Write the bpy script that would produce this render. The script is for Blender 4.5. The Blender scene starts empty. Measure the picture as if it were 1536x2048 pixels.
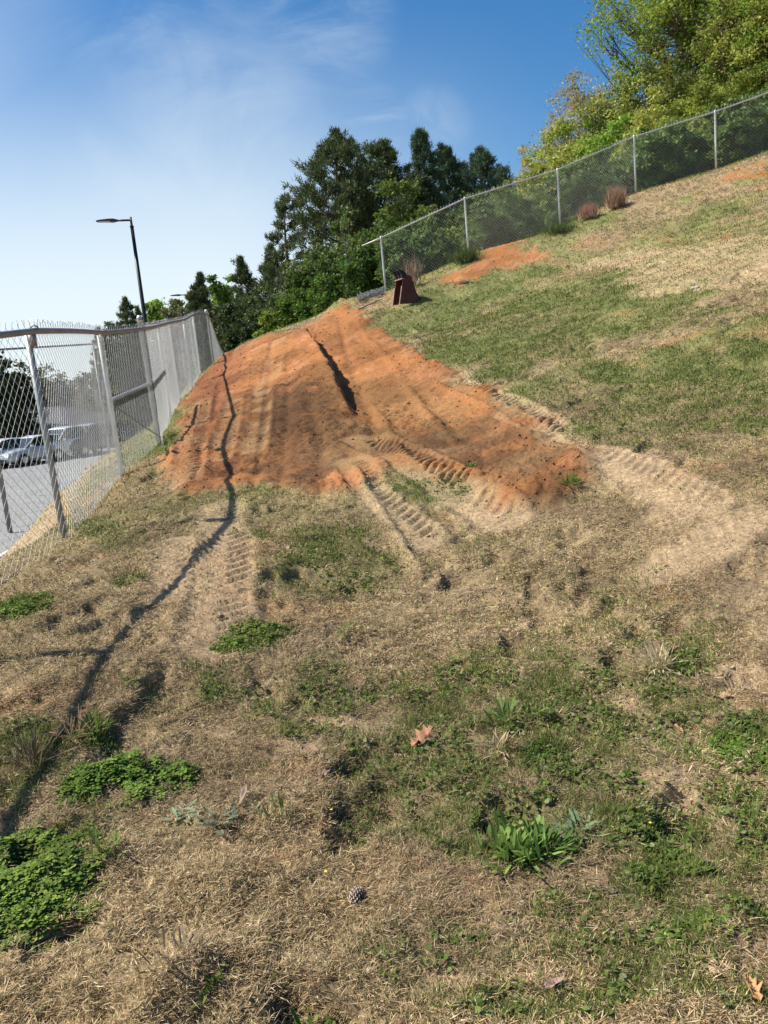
import bpy, math, random
import numpy as np
from mathutils import Vector, Matrix
random.seed(7)
RS = np.random.RandomState(11)
SC = bpy.context.scene
COL = SC.collection
rad = math.radians

# ---------------------------------------------------------------- camera
PITCH, ROLL, EYE, FPX = rad(10.0), rad(5.3), 1.6, 1540.0
fwd = np.array([0, math.cos(PITCH), -math.sin(PITCH)])
up0 = np.array([0, math.sin(PITCH), math.cos(PITCH)])
rt0 = np.array([1.0, 0, 0])
cup = math.cos(ROLL) * up0 + math.sin(ROLL) * rt0
crt = math.cos(ROLL) * rt0 - math.sin(ROLL) * up0
CAMP = np.array([0, 0, EYE])
cd = bpy.data.cameras.new('camera')
cam = bpy.data.objects.new('camera', cd)
COL.objects.link(cam)
cd.sensor_fit = 'VERTICAL'; cd.sensor_height = 36.0
cd.lens = FPX / 2048 * 36.0
cd.clip_start = 0.05; cd.clip_end = 3000
M = Matrix([[crt[0], cup[0], -fwd[0], 0], [crt[1], cup[1], -fwd[1], 0], [crt[2], cup[2], -fwd[2], EYE], [0, 0, 0, 1]])
cam.matrix_world = M
SC.camera = cam
SC.render.resolution_x, SC.render.resolution_y = 768, 1024

# ---------------------------------------------------------------- light
SUN_EL, SUN_AZ = rad(50), rad(-86)          # azimuth from +Y towards +X
sd = np.array([math.sin(SUN_AZ) * math.cos(SUN_EL), math.cos(SUN_AZ) * math.cos(SUN_EL), math.sin(SUN_EL)])
sl = bpy.data.lights.new('sun', 'SUN'); sl.energy = 4.9; sl.angle = rad(0.53); sl.color = (1.0, 0.94, 0.83)
so = bpy.data.objects.new('sun', sl); COL.objects.link(so)
so.rotation_euler = Vector(-sd).to_track_quat('-Z', 'Y').to_euler()
W = bpy.data.worlds.new('World'); SC.world = W; W.use_nodes = True
SC.view_settings.view_transform = 'Standard'; SC.view_settings.look = 'None'
SC.view_settings.exposure = 0.55; SC.view_settings.gamma = 1.0
SC.cycles.max_bounces = 6; SC.cycles.diffuse_bounces = 3; SC.cycles.transparent_max_bounces = 8


def build_world():
    nt = W.node_tree; nt.nodes.clear(); N = nt.nodes; L = nt.links
    out = N.new('ShaderNodeOutputWorld'); bg = N.new('ShaderNodeBackground'); bg.inputs['Strength'].default_value = 0.105
    sky = N.new('ShaderNodeTexSky'); sky.sky_type = 'NISHITA'; sky.sun_disc = False
    sky.sun_elevation = SUN_EL; sky.sun_rotation = SUN_AZ; sky.air_density = 1.0; sky.dust_density = 0.6; sky.ozone_density = 2.2
    tc = N.new('ShaderNodeTexCoord')

    def math_(op, a, b=None, c=None, clamp=False):
        m = N.new('ShaderNodeMath'); m.operation = op; m.use_clamp = clamp
        for i, v in enumerate((a, b, c)):
            if v is None: continue
            if isinstance(v, (int, float)): m.inputs[i].default_value = v
            else: L.new(v, m.inputs[i])
        return m.outputs[0]

    def mixc(f, a, b):
        m = N.new('ShaderNodeMix'); m.data_type = 'RGBA'
        L.new(f, m.inputs[0])
        for i, v in ((6, a), (7, b)):
            if isinstance(v, tuple): m.inputs[i].default_value = v
            else: L.new(v, m.inputs[i])
        return m.outputs[2]

    def noise(vec, scale, det, rough=.55, dist=0.0):
        n = N.new('ShaderNodeTexNoise'); n.inputs['Scale'].default_value = scale; n.inputs['Detail'].default_value = det
        n.inputs['Roughness'].default_value = rough; n.inputs['Distortion'].default_value = dist
        L.new(vec, n.inputs['Vector']); return n.outputs['Fac']

    def ramp(v, a, b, p=1.0):
        m = N.new('ShaderNodeMapRange'); m.interpolation_type = 'SMOOTHSTEP'
        m.inputs[1].default_value = a; m.inputs[2].default_value = b
        L.new(v, m.inputs[0]); return m.outputs[0]
    d = tc.outputs['Generated']
    sx = N.new('ShaderNodeSeparateXYZ'); L.new(d, sx.inputs[0])
    X, Y, Z = sx.outputs

    def toward(v, a, b):                         # 0..1 by angle to a direction
        vd = N.new('ShaderNodeVectorMath'); vd.operation = 'DOT_PRODUCT'; L.new(d, vd.inputs[0]); vd.inputs[1].default_value = v
        return ramp(vd.outputs['Value'], math.cos(a), math.cos(b))
    # thin high haze: thicker low and towards the sun's side
    low = ramp(Z, 0.43, 0.09)
    side = ramp(X, 0.28, -0.20)
    hz = math_('MULTIPLY', math_('POWER', low, 1.0), math_('MULTIPLY_ADD', side, 0.98, 0.02))
    side2 = math_('MULTIPLY', ramp(X, -0.16, -0.60), 0.62)
    hz = math_('MAXIMUM', hz, math_('MULTIPLY', side2, ramp(Z, 1.0, 0.25)))
    mp = N.new('ShaderNodeMapping'); L.new(d, mp.inputs[0]); mp.inputs['Rotation'].default_value = (0.3, 0.5, 0.6); mp.inputs['Scale'].default_value = (1.0, 3.2, 1.6)
    n1 = noise(mp.outputs[0], 2.2, 8, .6, .7)
    n2 = noise(d, 1.7, 6, .55, .3)
    cir = math_('MULTIPLY', ramp(n1, 0.46, 0.78), ramp(n2, 0.40, 0.66))
    cir = math_('MULTIPLY', cir, ramp(X, 0.5, -0.1))

    def streak(px, py, wd, amp, sc=(1, 1, 1), rot=(0, 0, 0), seed=0.0, thr=(.42, .70)):
        v = fwd + (px - 768) / FPX * crt - (py - 1024) / FPX * cup
        v = v / np.linalg.norm(v)
        m = N.new('ShaderNodeMapping'); L.new(d, m.inputs[0]); m.inputs['Location'].default_value = (seed, seed * .7, 0)
        m.inputs['Rotation'].default_value = rot; m.inputs['Scale'].default_value = sc
        nn = ramp(noise(m.outputs[0], 4.0, 9, .62, .8), *thr)
        return math_('MULTIPLY', math_('MULTIPLY', toward(tuple(v), wd, 0.0), nn), amp)
    parts = [math_('MULTIPLY', hz, 0.90), math_('MULTIPLY', cir, 0.06),
             streak(425, 265, .15, .34, (1.5, 1.2, 1.3), (0, .5, .3), 1.3, (.25, .85)),
             streak(330, 180, .18, .20, (1.0, 1.2, 1.7), (0, -.6, .2), 4.1),
             streak(520, 230, .10, .08, (1.8, 1, 1.0), (0, .1, 0), 7.7),
             streak(650, 30, .09, .22, (1.4, 1, 3.6), (0, .7, 0), 3.9),
             streak(745, 250, .05, .16, (1.0, 1, 6), (0, .5, 0), 2.2, (.45, .66)),
             streak(870, 250, .05, .14, (3, 1, 2), (0, -.2, 0), 5.2)]
    # 1 - prod(1 - p)
    acc = None
    for p in parts:
        q = math_('SUBTRACT', 1.0, p, clamp=True)
        acc = q if acc is None else math_('MULTIPLY', acc, q)
    fac = math_('SUBTRACT', 1.0, acc, clamp=True)
    hs = N.new('ShaderNodeHueSaturation'); hs.inputs['Saturation'].default_value = 1.38; hs.inputs['Value'].default_value = 0.92; L.new(sky.outputs[0], hs.inputs['Color'])
    col = mixc(fac, hs.outputs[0], (5.75, 6.4, 6.7, 1))
    L.new(col, bg.inputs['Color']); L.new(bg.outputs[0], out.inputs[0])


build_world()

# ---------------------------------------------------------------- numeric helpers


def P(px, py, d):
    """point at axis depth d (metres) seen at photo pixel px,py"""
    return CAMP + d * (fwd + (px - 768) / FPX * crt - (py - 1024) / FPX * cup)


def smooth(a, b, x):
    t = np.clip((x - a) / (b - a), 0, 1); return t * t * (3 - 2 * t)


_tab = np.random.RandomState(3).rand(512, 512)


def vnoise(x, y):
    xi = np.floor(x).astype(np.int64); yi = np.floor(y).astype(np.int64)
    fx = x - xi; fy = y - yi
    fx = fx * fx * (3 - 2 * fx); fy = fy * fy * (3 - 2 * fy)
    a = _tab[xi & 511, yi & 511]; b = _tab[(xi + 1) & 511, yi & 511]
    c = _tab[xi & 511, (yi + 1) & 511]; d = _tab[(xi + 1) & 511, (yi + 1) & 511]
    return (a * (1 - fx) + b * fx) * (1 - fy) + (c * (1 - fx) + d * fx) * fy


def fbm(x, y, sc, octv=4, seed=0.0, gain=.5):
    s = 0; a = 1; t = 0; f = sc
    for i in range(octv):
        cs, sn = math.cos(i * .9 + seed), math.sin(i * .9 + seed)
        s = s + a * vnoise((x * cs - y * sn) * f + 17.3 * i + seed * 31, (x * sn + y * cs) * f + 9.1 * i + seed * 7)
        t += a; a *= gain; f *= 2.03
    return s / t


# ---------------------------------------------------------------- terrain
CTRL = [P(*c) for c in [
    (0, 1170, 5.7), (137, 1070, 6.6), (250, 950, 10.1), (323, 890, 12.3), (345, 840, 15.2), (362, 806, 18.0), (387, 775, 20.8), (403, 749, 23.0), (430, 734, 24.5),
    (768, 1000, 6.9), (768, 800, 12.0), (720, 700, 18), (690, 612, 24), (500, 682, 23), (600, 657, 22.5), (550, 850, 11), (480, 900, 9.8), (430, 990, 7.8), (560, 750, 16.5),
    (768, 1200, 5.0), (768, 2047, 1.92), (0, 1620, 2.9), (0, 2047, 2.0), (290, 1250, 4.35), (470, 1045, 6.4),
    (770, 590, 25.6), (935, 512, 25.3), (1119, 455, 25.5), (1270, 387, 25.8), (1430, 341, 25.6), (1536, 305, 25.6), (1750, 220, 26),
    (1150, 930, 7.0), (1536, 930, 5.5), (1536, 600, 11), (1536, 450, 17), (1150, 700, 12), (1150, 560, 18), (900, 650, 20), (1536, 1400, 3.15), (1536, 2047, 1.78),
    (950, 850, 9.2), (1330, 480, 20.5)]]
CTRL += [np.array(c, float) for c in [
    (0, 0, 0), (1.5, 0, .03), (5, 0, .7), (-2.6, 0, .0), (-2.6, 3.0, .17), (0, -6, -.3), (8, -5, 1.2), (14, 5, 3.2), (25, 15, 8), (30, 0, 7),
    (-4.6, 5, -.35), (-5.1, 10, -.5), (-6.6, 20, -.35), (-5, -5, -.6), (-7, 5, -.8), (-10, 0, -1.0), (-9, 14, -1.0), (-11, 24, -1.0), (-13, 32, -1.0), (-20, 20, -1.0), (-30, 35, -1.2), (-40, 10, -1),
    (-8.0, 24.5, .1), (-8.4, 32, .6), (-10, 38, .5), (0, 30, 3.2), (-3, 29, 2.4), (0, 36, 2.4), (-14, 50, -1), (-30, 70, -3.5), (-60, 70, -3.5), (-70, 20, -1.5), (8, 31, 5.9), (16, 31, 8.6), (24, 34, 11), (14, 45, 8), (0, 60, 1.5), (30, 60, 12),
    (60, 30, 14), (60, 90, 15), (0, 110, 1), (-60, 130, -4), (120, 0, 16), (150, 150, 18), (-150, 0, -3), (-150, 150, -4), (0, -60, -2), (60, -60, 6), (-80, -80, -3), (0, 200, 2)]]
CTRL = np.array(CTRL)


def _k(r2): return np.where(r2 > 1e-12, 0.5 * r2 * np.log(np.maximum(r2, 1e-12)), 0)


_n = len(CTRL)
_K = _k(((CTRL[:, None, :2] - CTRL[None, :, :2]) ** 2).sum(-1)) + np.eye(_n) * 0.12
_Pm = np.c_[np.ones(_n), CTRL[:, :2]]
_A = np.block([[_K, _Pm], [_Pm.T, np.zeros((3, 3))]])
_w = np.linalg.solve(_A, np.r_[CTRL[:, 2], 0, 0, 0])


def H0(x, y):
    x = np.asarray(x, float); y = np.asarray(y, float)
    z = _w[_n] + _w[_n + 1] * x + _w[_n + 2] * y
    for i in range(_n):
        z = z + _w[i] * _k((x - CTRL[i, 0]) ** 2 + (y - CTRL[i, 1]) ** 2)
    return z


LOT_EDGE = [P(0, 1065, 16.5), P(110, 1003, 21), P(185, 950, 27.6)]


def lot_side(x, y):                      # metres inside the car park (positive = on asphalt)
    e = -6.8 - (y - 16.5) * 0.19
    e = np.where(y < 16.5, -6.8 - (y - 16.5) * 0.02, e)
    return e - x


def lot_z(x, y):
    return -1.0 - 0.055 * np.maximum(y - 42, 0) - 0.0 * x


def Hb(x, y):
    s = smooth(-1.3, .05, lot_side(x, y)) * smooth(75, 60, y)
    return H0(x, y) * (1 - s) + (lot_z(x, y) - .03) * s


def G(px, py, h=Hb):
    """ground point seen at photo pixel"""
    t = np.geomspace(.8, 90, 900)
    d = fwd + (px - 768) / FPX * crt - (py - 1024) / FPX * cup
    q = CAMP[None] + t[:, None] * d[None]
    f = q[:, 2] - h(q[:, 0], q[:, 1])
    i = np.where(f < 0)[0]
    if len(i) == 0: return q[-1]
    i = max(i[0], 1); a = f[i - 1] / (f[i - 1] - f[i])
    return q[i - 1] * (1 - a) + q[i] * a


def poly(pts): return np.array([G(*p)[:2] for p in pts])


def sdist(x, y, pl, closed=True):
    """signed distance to polygon, positive inside"""
    n = len(pl); best = np.full(x.shape, 1e9); ins = np.zeros(x.shape, bool)
    for i in range(n if closed else n - 1):
        a = pl[i]; b = pl[(i + 1) % n]
        e = b - a; L2 = (e ** 2).sum() + 1e-12
        t = np.clip(((x - a[0]) * e[0] + (y - a[1]) * e[1]) / L2, 0, 1)
        best = np.minimum(best, (x - a[0] - t * e[0]) ** 2 + (y - a[1] - t * e[1]) ** 2)
        if closed:
            c = ((a[1] > y) != (b[1] > y)) & (x < e[0] * (y - a[1]) / (e[1] if abs(e[1]) > 1e-12 else 1e-12) + a[0])
            ins ^= c
    best = np.sqrt(best)
    return np.where(ins, best, -best) if closed else best


def path_st(x, y, pl):
    """along-distance s, signed lateral distance (left +) and unsigned distance to a polyline"""
    best = np.full(x.shape, 1e9); S = np.zeros(x.shape); Lt = np.zeros(x.shape); acc = 0
    for i in range(len(pl) - 1):
        a = pl[i]; e = pl[i + 1] - a; L = math.hypot(*e)
        t = ((x - a[0]) * e[0] + (y - a[1]) * e[1]) / L ** 2; tc = np.clip(t, 0, 1)
        dx = x - a[0] - tc * e[0]; dy = y - a[1] - tc * e[1]; d = np.sqrt(dx * dx + dy * dy)
        sg = np.sign(e[0] * (y - a[1]) - e[1] * (x - a[0]))
        m = d < best
        best = np.where(m, d, best); S = np.where(m, acc + tc * L, S); Lt = np.where(m, sg * d, Lt)
        acc += L
    return S, Lt, best, acc


DIRT = poly([(455, 712), (490, 690), (540, 672), (600, 662), (650, 630), (690, 616), (712, 622), (745, 640), (775, 668), (830, 700), (905, 752), (960, 775), (1060, 822), (1110, 868), (1165, 920),
             (1190, 965), (1110, 1012), (1020, 1005), (960, 985), (905, 978), (850, 950), (780, 940), (740, 1000), (600, 1003), (480, 985), (370, 988), (345, 940), (352, 880), (368, 820), (390, 775), (425, 742), (445, 722)])
DIRT2 = poly([(862, 572), (930, 528), (1000, 492), (1060, 488), (1110, 505), (1075, 528), (1000, 545), (920, 572)])
DIRT3 = poly([(1420, 362), (1500, 325), (1560, 310), (1600, 340), (1536, 365), (1450, 380)])
STEP = poly([(604, 668), (615, 682), (637, 722), (657, 762), (676, 802), (692, 850), (706, 900)])
REDS = poly([(345, 985), (352, 880), (385, 775), (425, 740), (455, 705), (500, 690), (495, 760), (470, 830), (450, 900), (430, 990)])
TANS = poly([(700, 900), (690, 830), (640, 780), (700, 740), (800, 760), (900, 780), (1000, 850), (900, 880), (800, 870), (760, 930)])
MOIST = poly([(480, 800), (560, 790), (660, 800), (700, 850), (800, 870), (900, 830), (1050, 860), (1160, 930), (1150, 990), (1050, 990), (900, 930), (780, 930), (700, 930), (600, 990), (480, 975), (470, 880)])
SANDS = [(poly([(1165, 905), (1260, 905), (1380, 950), (1420, 1000), (1330, 1040), (1250, 1010), (1190, 960)]), .65),
         (poly([(1250, 1050), (1400, 1060), (1536, 1060), (1600, 1150), (1600, 1330), (1500, 1300), (1400, 1180), (1280, 1130)]), .42),
         (poly([(330, 1080), (460, 1060), (500, 1100), (490, 1230), (440, 1290), (320, 1300), (300, 1200)]), .42),
         (poly([(910, 990), (990, 985), (1010, 1030), (940, 1045)]), .7),
         (poly([(690, 1000), (760, 985), (860, 1100), (880, 1180), (800, 1130)]), .32),
         (poly([(560, 985), (720, 975), (740, 1005), (600, 1020)]), .4),
         (poly([(1180, 520), (1300, 490), (1450, 480), (1600, 470), (1600, 560), (1400, 590), (1290, 590)]), .62),
         (poly([(1060, 960), (1250, 990), (1180, 1060), (1000, 1050)]), .35),
         (poly([(880, 740), (960, 760), (1070, 815), (1120, 870), (1060, 850), (930, 790)]), .8),
         (poly([(20, 1210), (60, 1080), (120, 1060), (60, 1190)]), .2)]
SPOTS = [(20, 1378, 30, 14), (455, 1690, 30, 26), (435, 1465, 34, 14), (1075, 1250, 40, 12), (1480, 1340, 60, 14), (1250, 1410, 22, 16), (1470, 1510, 60, 26), (1350, 1570, 70, 30), (335, 1790, 14, 10), (600, 1490, 40, 14), (690, 1440, 50, 10), (1180, 1750, 30, 20), (900, 1960, 60, 16), (240, 1960, 40, 20), (1060, 1945, 50, 20), (1500, 1890, 30, 30), (330, 1500, 22, 8)]
# green patches: (px, py, half-width px, half-height px, strength)
GREENS = [(1000, 640, 220, 26, .75), (1250, 660, 150, 22, .6), (1430, 760, 120, 20, .6), (1000, 700, 110, 14, .8), (1330, 860, 160, 16, .6), (1120, 600, 130, 10, .6), (1450, 420, 100, 14, .5), (1000, 1330, 260, 50, .6), (1150, 1400, 200, 60, .55), (860, 1500, 150, 80, .5), (1250, 1520, 200, 60, .5), (1450, 1600, 150, 60, .5), (1000, 1640, 160, 60, .6), (1300, 1250, 160, 40, .5), (1180, 780, 200, 50, .5), (1400, 560, 160, 20, .35), (1450, 790, 120, 50, .55), (950, 560, 100, 20, .5), (1250, 440, 120, 20, .4), (1120, 2000, 200, 50, .5), (600, 1420, 90, 50, .45), (1400, 1700, 140, 90, .6), (900, 620, 110, 26, .95), (1010, 590, 130, 40, .6), (1060, 545, 60, 14, .7), (960, 660, 130, 40, .6), (900, 690, 60, 22, .95), (1220, 580, 60, 20, .55), (1380, 640, 180, 30, .35), (1020, 735, 60, 22, .95), (1210, 745, 60, 22, .95), (1350, 720, 80, 25, .5),
          (1500, 700, 60, 30, .7), (1500, 850, 50, 20, .8), (1160, 860, 45, 12, .8), (1260, 880, 90, 30, .6), (1380, 900, 90, 20, .55), (1100, 690, 100, 40, .45), (1300, 800, 150, 60, .35), (1130, 980, 34, 28, .8), (870, 980, 60, 20, .8),
          (690, 1130, 150, 70, .85), (640, 1180, 90, 40, .5), (500, 1070, 50, 12, .6), (510, 1275, 80, 36, .9), (700, 1270, 40, 20, .85), (650, 1350, 50, 50, .5), (50, 1215, 60, 30, .9), (250, 1162, 36, 10, .8), (190, 1050, 70, 10, .6), (330, 945, 40, 10, .5), (345, 883, 24, 8, .8),
          (440, 1370, 60, 40, .6), (290, 1375, 50, 24, .55), (190, 1465, 50, 30, .7), (70, 1500, 90, 60, .65), (20, 1570, 60, 60, .7), (380, 1340, 40, 16, .5),
          (960, 1370, 200, 90, .68), (1240, 1180, 60, 26, .6), (1390, 1310, 60, 40, .85), (1420, 1240, 60, 30, .6), (1050, 1450, 120, 60, .55), (1090, 1500, 40, 24, .9), (1480, 1470, 70, 34, .85), (1300, 1440, 120, 60, .45), (1500, 1530, 50, 20, .8), (1060, 1650, 140, 70, .85), (900, 1420, 70, 90, .6), (1230, 1660, 120, 40, .8), (1350, 1750, 130, 60, .75), (1430, 1850, 120, 70, .75), (1300, 1950, 140, 70, .7), (1500, 1650, 90, 60, .45),
          (800, 1600, 130, 60, .35), (950, 1560, 140, 70, .45), (1180, 1860, 160, 80, .4), (860, 1900, 120, 60, .25), (420, 1985, 24, 16, .6), (1480, 1990, 90, 50, .6), (620, 1990, 40, 16, .3), (700, 1480, 60, 40, .4), (1160, 1290, 140, 40, .5), (940, 1240, 120, 50, .4), (960, 1090, 90, 40, .4), (1060, 1160, 120, 40, .35), (1350, 1150, 60, 20, .4), (1190, 1550, 120, 40, .4), (180, 1640, 60, 50, .6)]


def ellipses(lst):
    o = []
    for e in lst:
        c = G(e[0], e[1])[:2]; a = G(e[0] + e[2], e[1])[:2] - c; b = G(e[0], e[1] - e[3])[:2] - c
        b2 = G(e[0], e[1] + e[3])[:2] - c
        if np.hypot(*b) > 3 * np.hypot(*b2): b = -b2 * 1.3
        o.append((c, np.linalg.inv(np.array([a, b]).T + 1e-9), e[4] if len(e) > 4 else 1.0, max(np.hypot(*a), np.hypot(*b))))
    return o


GE = ellipses(GREENS); SE = ellipses(SPOTS)


def emask(x, y, E, wob):
    m = np.zeros(np.shape(x))
    for c, Mi, s, r in E:
        near = (np.abs(x - c[0]) < 2 * r) & (np.abs(y - c[1]) < 2 * r)
        if not near.any(): continue
        dx = x[near] - c[0]; dy = y[near] - c[1]
        q = np.sqrt((Mi[0, 0] * dx + Mi[0, 1] * dy) ** 2 + (Mi[1, 0] * dx + Mi[1, 1] * dy) ** 2)
        m[near] = np.maximum(m[near], s * smooth(1.35, .55, q + (wob[near] - .5) * 1.5))
    return m


# bands of track prints: polyline px, half width m, bar pitch m, amplitude m
TRACKS = [([(455, 1062), (450, 1150), (425, 1285)], .20, .13, .040), ([(352, 1085), (345, 1190)], .16, .13, .03), ([(404, 815), (388, 880), (372, 975)], .19, .13, .065), ([(470, 815), (455, 870), (436, 925)], .16, .13, .05),
          ([(528, 805), (520, 850), (510, 905)], .16, .13, .045), ([(722, 880), (790, 910), (905, 978)], .25, .125, .070), ([(905, 765), (1000, 805), (1110, 870)], .22, .125, .075), ([(700, 925), (740, 985), (850, 1080)], .18, .14, .045),
          ([(925, 995), (965, 1015), (1005, 1038)], .24, .15, .05), ([(1185, 915), (1290, 950), (1400, 1010)], .22, .13, .028), ([(1010, 840), (1080, 870), (1130, 905)], .14, .14, .03), ([(560, 690), (545, 760), (530, 800)], .2, .14, .014),
          ([(1480, 1040), (1400, 1100), (1330, 1140)], .20, .14, .012), ([(440, 1010), (436, 1050)], .2, .15, .04)]
TRW = [(poly(t[0]), t[1], t[2], t[3]) for t in TRACKS]
RUTS = [(poly([(560, 985), (570, 900), (580, 800), (575, 700)]), .07, -.03), (poly([(505, 985), (525, 880), (540, 780), (545, 690)]), .06, -.025), (poly([(640, 985), (645, 900), (620, 820)]), .08, -.03), (poly([(395, 975), (415, 880), (440, 780), (470, 705)]), .06, -.03), (poly([(760, 930), (740, 820), (700, 720), (680, 640)]), .10, -.04), (poly([(880, 860), (820, 780), (750, 690), (712, 640)]), .07, .03), (poly([(1000, 950), (900, 850), (840, 780)]), .09, -.03), (poly([(820, 930), (780, 870), (740, 800)]), .06, .03), (poly([(520, 795), (600, 800), (680, 812)]), .10, .04), (poly([(712, 950), (745, 1000), (775, 1045), (845, 1155)]), .045, .05), (poly([(640, 800), (690, 840), (715, 905)]), .12, -.02), (poly([(505, 690), (500, 760), (498, 800)]), .05, .012), (poly([(820, 655), (835, 665)]), .06, .09)]


def zones(x, y):
    n1 = fbm(x, y, 1.3, 5, 1.0); n2 = fbm(x, y, 5.0, 4, 2.0)
    wob = (n1 - .5) * .9 + (n2 - .5) * .35
    sc = np.clip(y / 9, .25, 1.2)
    dd = np.maximum(np.maximum(sdist(x, y, DIRT), sdist(x, y, DIRT2) - .5 * smooth(.40, .62, n2)), sdist(x, y, DIRT3) - .25 - .9 * smooth(.42, .58, n2))
    dirt = smooth(-.14, .20, dd + wob * .9 * sc)
    sand = np.zeros(x.shape)
    for pl, s in SANDS:
        sand = np.maximum(sand, s * smooth(-.25, .3, sdist(x, y, pl) * 1.0 + wob * 1.1 * sc))
    sand = np.maximum(sand, .8 * emask(x, y, SE, n1))
    green = emask(x, y, GE, n1)
    green = np.clip(green + (fbm(x, y, .7, 4, 5.0) - .50) * .9, 0, 1) * (1 - .75 * sand)
    slope_left = smooth(-3.1, -4.2, x + (y - 6) * .13 + .3) * smooth(60, 30, y)
    return dirt, sand * (1 - dirt), green * (1 - dirt), slope_left


def detail(x, y, dirt, sand):
    near = smooth(40, 20, y)
    z = (fbm(x, y, 1.1, 3, 3.0) - .5) * .10 + (fbm(x, y, 7.0, 4, 4.0, .6) - .5) * .075 + (fbm(x, y, 28.0, 3, 14.0, .6) - .5) * .020 * smooth(12, 5, y)
    z = z * (1 - .35 * sand); tk = np.zeros(np.shape(x))
    for pl, hw, pit, amp in TRW: tk = np.maximum(tk, smooth(hw * 1.4, hw * .9, path_st(x, y, pl)[2]))
    z = z * (1 - .9 * tk)
    # hoof-like hollows in the thatch
    h = fbm(x, y, 3.6, 3, 8.0)
    z = z - (1 - dirt) * (1 - tk) * .065 * smooth(.60, .74, h) * near
    # loose soil
    cl = fbm(x, y, 9.0, 4, 6.0, .62)
    rough = smooth(.42, .62, fbm(x, y, .8, 3, 7.0))
    z = z + dirt * near * (1 - .8 * tk) * ((np.abs(cl - .5) * 2) * .042 * (.28 + rough))
    z = z + dirt * near * (1 - .7 * tk) * np.abs(fbm(x, y, 24.0, 3, 16.0, .6) - .5) * .045 * (.3 + rough)
    # thickened lip where the soil spilled over the turf
    return z * near


def relief(x, y, dirt):
    z = np.zeros(np.shape(x))
    S, Lt, D, Ln = path_st(x, y, STEP)
    env = smooth(-.02, .12, S / Ln) * smooth(1.0, .55, S / Ln)
    wob = (fbm(x, y, 1.6, 3, 9.0) - .5) * .12
    lt = Lt + wob
    # STEP runs towards the viewer, so +lateral is the photo's right-hand (cut) side when seen from above
    z += env * np.where(lt < 0, .36 * np.exp(lt / 1.6), -.16 * np.exp(-lt / .9) + .52 * smooth(.20, 0, lt)) * (D < 6)
    for pl, hw, pit, amp in TRW:
        S, Lt, D, Ln = path_st(x, y, pl)
        e = smooth(hw * 1.15, hw * .8, D + (fbm(x, y, 6, 2, 3.3) - .5) * .12) * smooth(0, .1, S) * smooth(Ln, Ln - .1, S)
        ph = (S + np.abs(Lt) * .85 + (fbm(x, y, 3, 3, 1.7) - .5) * .05) / pit
        ph = ph - np.floor(ph)
        bar = smooth(0, .16, ph) * smooth(.66, .50, ph)
        pat = .60 + .50 * smooth(.32, .55, fbm(x, y, 3.2, 3, 12.0))
        z += e * (bar * amp * pat * .62 - amp * .45)
        z += .5 * amp * np.exp(-((D - hw * 1.15) / .05) ** 2) * (S > .02) * (S < Ln - .02)
    for pl, hw, amp in RUTS:
        S, Lt, D, Ln = path_st(x, y, pl)
        z += amp * np.exp(-(D / hw) ** 2) * (.5 + fbm(x, y, 4, 2, 4.4))
    # spoil edge in front and the small heap at its left end
    for (px, py, r, a) in HEAPS:
        z += a * np.exp(-((x - px) ** 2 + (y - py) ** 2) / r ** 2) * (.4 + 1.2 * fbm(x, y, 5, 3, 2.7))
    z += .07 * smooth(-.18, .02, sdist(x, y, DIRT)) * smooth(.8, .1, sdist(x, y, DIRT)) * dirt
    return z


HEAPS = [(*G(405, 965)[:2], .22, .10), (*G(330, 880)[:2], .3, .05), (*G(1140, 940)[:2], .45, .09), (*G(560, 900)[:2], .6, .05), (*G(690, 612)[:2], .6, .22), (*G(745, 640)[:2], .7, .12), (*G(440, 730)[:2], .6, .12), (*G(420, 760)[:2], .5, .1), (*G(660, 860)[:2], .5, .06),
         (*G(395, 1960)[:2], .10, .05), (*G(370, 1770)[:2], .1, .04), (*G(450, 1760)[:2], .10, .04), (*G(560, 1650)[:2], .07, .03), (*G(300, 1990)[:2], .1, .05)]


def H(x, y):
    x = np.asarray(x, float); y = np.asarray(y, float)
    x1 = np.atleast_1d(x); y1 = np.atleast_1d(y)
    d, s, g, sl_ = zones(x1, y1)
    z = Hb(x1, y1) + detail(x1, y1, d, s) + relief(x1, y1, d)
    return z if x.ndim else float(z[0])


def on_ground(px, py):
    p = G(px, py); p[2] = H(p[0], p[1]); return p


# ---------------------------------------------------------------- materials
MATS = {}


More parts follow.
